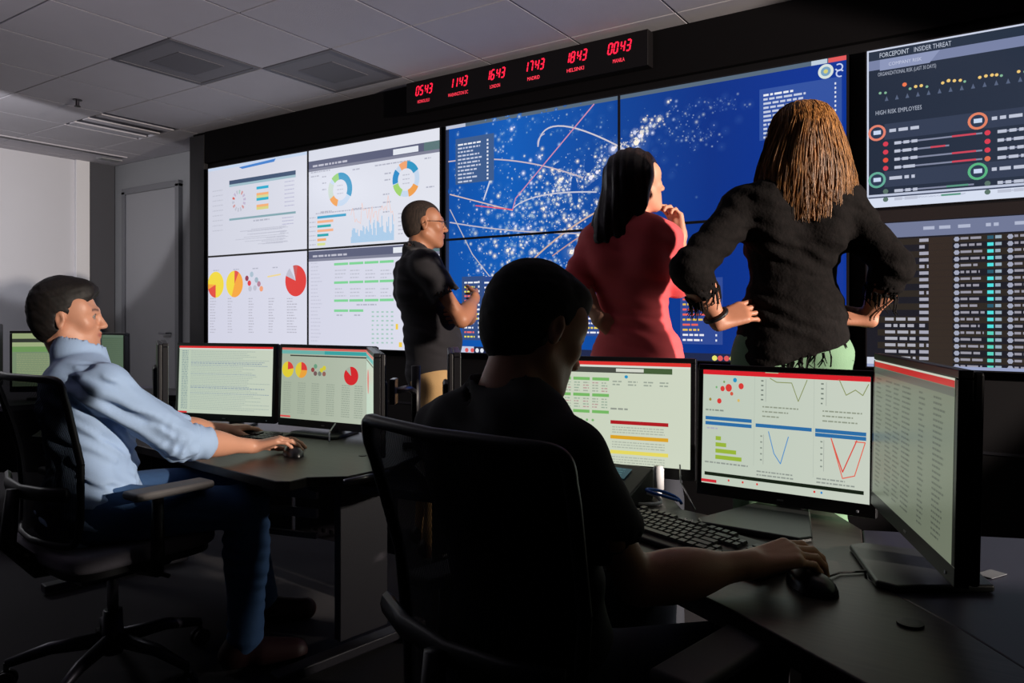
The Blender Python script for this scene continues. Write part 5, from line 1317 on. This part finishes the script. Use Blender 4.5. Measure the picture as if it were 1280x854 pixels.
# ================= seated person in a light blue shirt
f4 = D(.8, .6); J = {}
J['head'] = P(86, 398, 2.42); J['neck'] = C(-1.375, 2.40, 1.00); J['pelvis'] = C(-1.33, 2.38, .57)
J['shR'] = P(131, 484, 2.27); J['shL'] = C(-1.44, 2.56, .94); J['elR'] = P(226, 552, 2.36); J['wrR'] = P(318, 558, 2.60)
J['elL'] = C(-1.27, 2.78, .75); J['wrL'] = C(-1.12, 2.93, .725)
J['hpR'] = C(-1.27, 2.30, .555); J['hpL'] = C(-1.38, 2.46, .555); J['knR'] = C(-.86, 2.44, .555); J['knL'] = C(-1.0, 2.74, .56)
J['anR'] = C(-.885, 2.50, .10); J['anL'] = C(-.95, 2.86, .10)
t = person('seated person in a light blue shirt and jeans with a hand on the mouse', (*J['pelvis'][:2], 0))
H = frame(D(.94, .34, .0))
hd_ = nrm(P(368, 552, 2.64)-J['wrR'])
body_mesh('body', J, H, (200, 144, 118), t, h=.0065, fine=[(J['wrR']-.03, J['wrR']+.17, .0045)],
          hands=[(J['wrR'], hd_+[0, 0, .10], (0, 0, 1), -1, (.35, .38, .42, .48), .35), (J['wrL'], D(.6, .8, -.05), (0, 0, 1), 1, (.3, .3, .3, .3), .3)], stubble=.12, brow=(34, 24, 20), sc=.95)
M_shirt = mat('light_blue_cotton', (158, 184, 220), .85, noise=.05, nscale=20, bump=.25, bscale=300)
B4 = bodyframe(J)
def shirt_folds(p):
    el, wr, sh = J['elR'], J['wrR'], J['shR']; d2 = nrm(wr-el); d1 = nrm(el-sh)
    ke = np.exp(-(np.linalg.norm(p-el-d2*.04, axis=1)/.10)**2); kt = np.clip((p[:, 2]-.5)/.2, 0, 1)
    kn = np.clip((np.linalg.norm(p-J['neck'], axis=1)-.125)/.05, 0, 1); return kn*(folds(p, d2*.8+d1*.5, 210, .010, 1)*ke+folds(p, (.5, .2, .8), 105, .009, 3)*(1-ke*.7)+folds(p, (-.3, .6, .7), 170, .005, 12)+folds(p, (.8, -.2, .4), 120, .006, 21))
def shirt_extra(Fd, B):
    nk = J['neck']; Fd.cap(nk+B[:, 2]*.005, nk+B[:, 2]*.050-B[:, 1]*.004, .084, .080, .010); Fd.ell(np.array(J['pelvis'])-B[:, 2]*.01-B[:, 1]*.01, B, (.182, .142, .13), .05)
    for s in 'R':
        d2 = nrm(J['wrR']-J['elR']); e = J['elR']+(J['wrR']-J['elR'])*.0
cloth('shirt', J, ['top'], .016, M_shirt, t, h=.0062, sleeves=(1.12, 1.3), hem=(-.13, -1), neckcut=(.062, .036), folds_=shirt_folds, extra=shirt_extra, smooth=1)
d2 = nrm(J['wrR']-J['elR']); e0 = J['elR']+d2*.010; e1 = J['elR']+d2*.072
def cuff(Fd):
    for k, (a, r) in enumerate(((.000, .058), (.022, .060), (.045, .059), (.062, .056))): Fd.cap(e0+d2*(a-.004), e0+d2*(a+.010), r-.004, r-.004, .006)
    Fd.cap(e0+d2*.02, e0+d2*.2, .043, .040, .003, 'sub'); Fd.disp(lambda p: folds(p, d2+.6*np.cross(d2, [0, 0, 1]), 150, .005, 6), .03)
part_field('rolled_cuff', np.minimum(e0, e1)-.09, np.maximum(e0, e1)+.09, .004, M_shirt, t, cuff)
cloth('jeans', J, ['legs'], .010, mat('blue_denim', (50, 82, 124), .9, noise=.12, nscale=60, bump=.4, bscale=500), t, h=.009, folds_=lambda p: folds(p, (.1, 0, 1), 130, .005))
for s in 'RL': shoe(t, J['an'+s], D(.9, .2), mat('dark_red_shoe', (44, 14, 16), .6))
M_dk = hair_mat('near_black_hair', (9, 7, 7), (24, 17, 15), .65)
short_hair('hair', J['head'], H, M_dk, t, sc=.95, th=.011, line=.058, top=.010, amp=.0026, freq=170, h=.0038)
tt = MB(); a_ = J['wrR']-d2*.075; dn_ = nrm(np.cross(d2, C(1, 0, 0)[:3])); 
# ================= seated person in a black T-shirt, foreground
f5 = D(.81, .58); J = {}
J['head'] = P(671, 416, 1.41); J['neck'] = P(632, 503, 1.36); J['pelvis'] = C(.03, 1.33, .55)
J['shR'] = P(707, 578, 1.20); J['shL'] = P(561, 541, 1.47); J['elR'] = P(797, 727, 1.27); J['wrR'] = P(940, 705, 1.345)
J['elL'] = C(.10, 1.68, .76); J['wrL'] = P(768, 650, 1.73)
J['hpR'] = C(.07, 1.27, .53); J['hpL'] = C(-.03, 1.42, .53); J['knR'] = C(.45, 1.42, .53); J['knL'] = C(.30, 1.70, .53); J['anR'] = C(.48, 1.52, .10); J['anL'] = C(.33, 1.80, .10)
t = person('seated person in a black T-shirt, back to the camera, hand on the foreground mouse', (*J['pelvis'][:2], 0))
H = frame(D(.86, .50, -.45), nrm(D(.35, .35, .95))); 
hd_ = D(.95, .22, -.02)
body_mesh('body', J, H, (200, 146, 116), t, h=.0062, fine=[(J['wrR']-.06, J['wrR']+.19, .0034)],
          hands=[(J['wrR'], hd_+[0, 0, .16], nrm(D(-.1, -.25, 1)), -1, (.42, .45, .5, .55), .4), (J['wrL'], D(.45, .1, -.25), (0, 0, 1), 1, (.3, .3, .3, .3), .3)], stubble=.2, brow=(30, 22, 18), sc=.965)
cloth('tshirt', J, ['top'], .013, mat('black_cotton', (16, 16, 20), .9, noise=.1, bump=.2), t, h=.0066, sleeves=(.62, .62), hem=(-.08, -1), neckcut=(.066, .012), folds_=lambda p: folds(p, (.4, .2, .8), 100, .006, 3), wide=1.03)
cloth('jeans', J, ['legs'], .010, mat('dark_denim', (30, 38, 56), .9, noise=.12), t, h=.010)
for s in 'RL': shoe(t, J['an'+s], D(.8, .6), mat('black_shoe', (22, 20, 22), .35))
short_hair('hair', J['head'], H, hair_mat('black_short_hair', (10, 8, 8), (18, 15, 14), .8), t, sc=.965, th=.012, line=.050, top=.006, amp=.0016, freq=240, h=.0042)
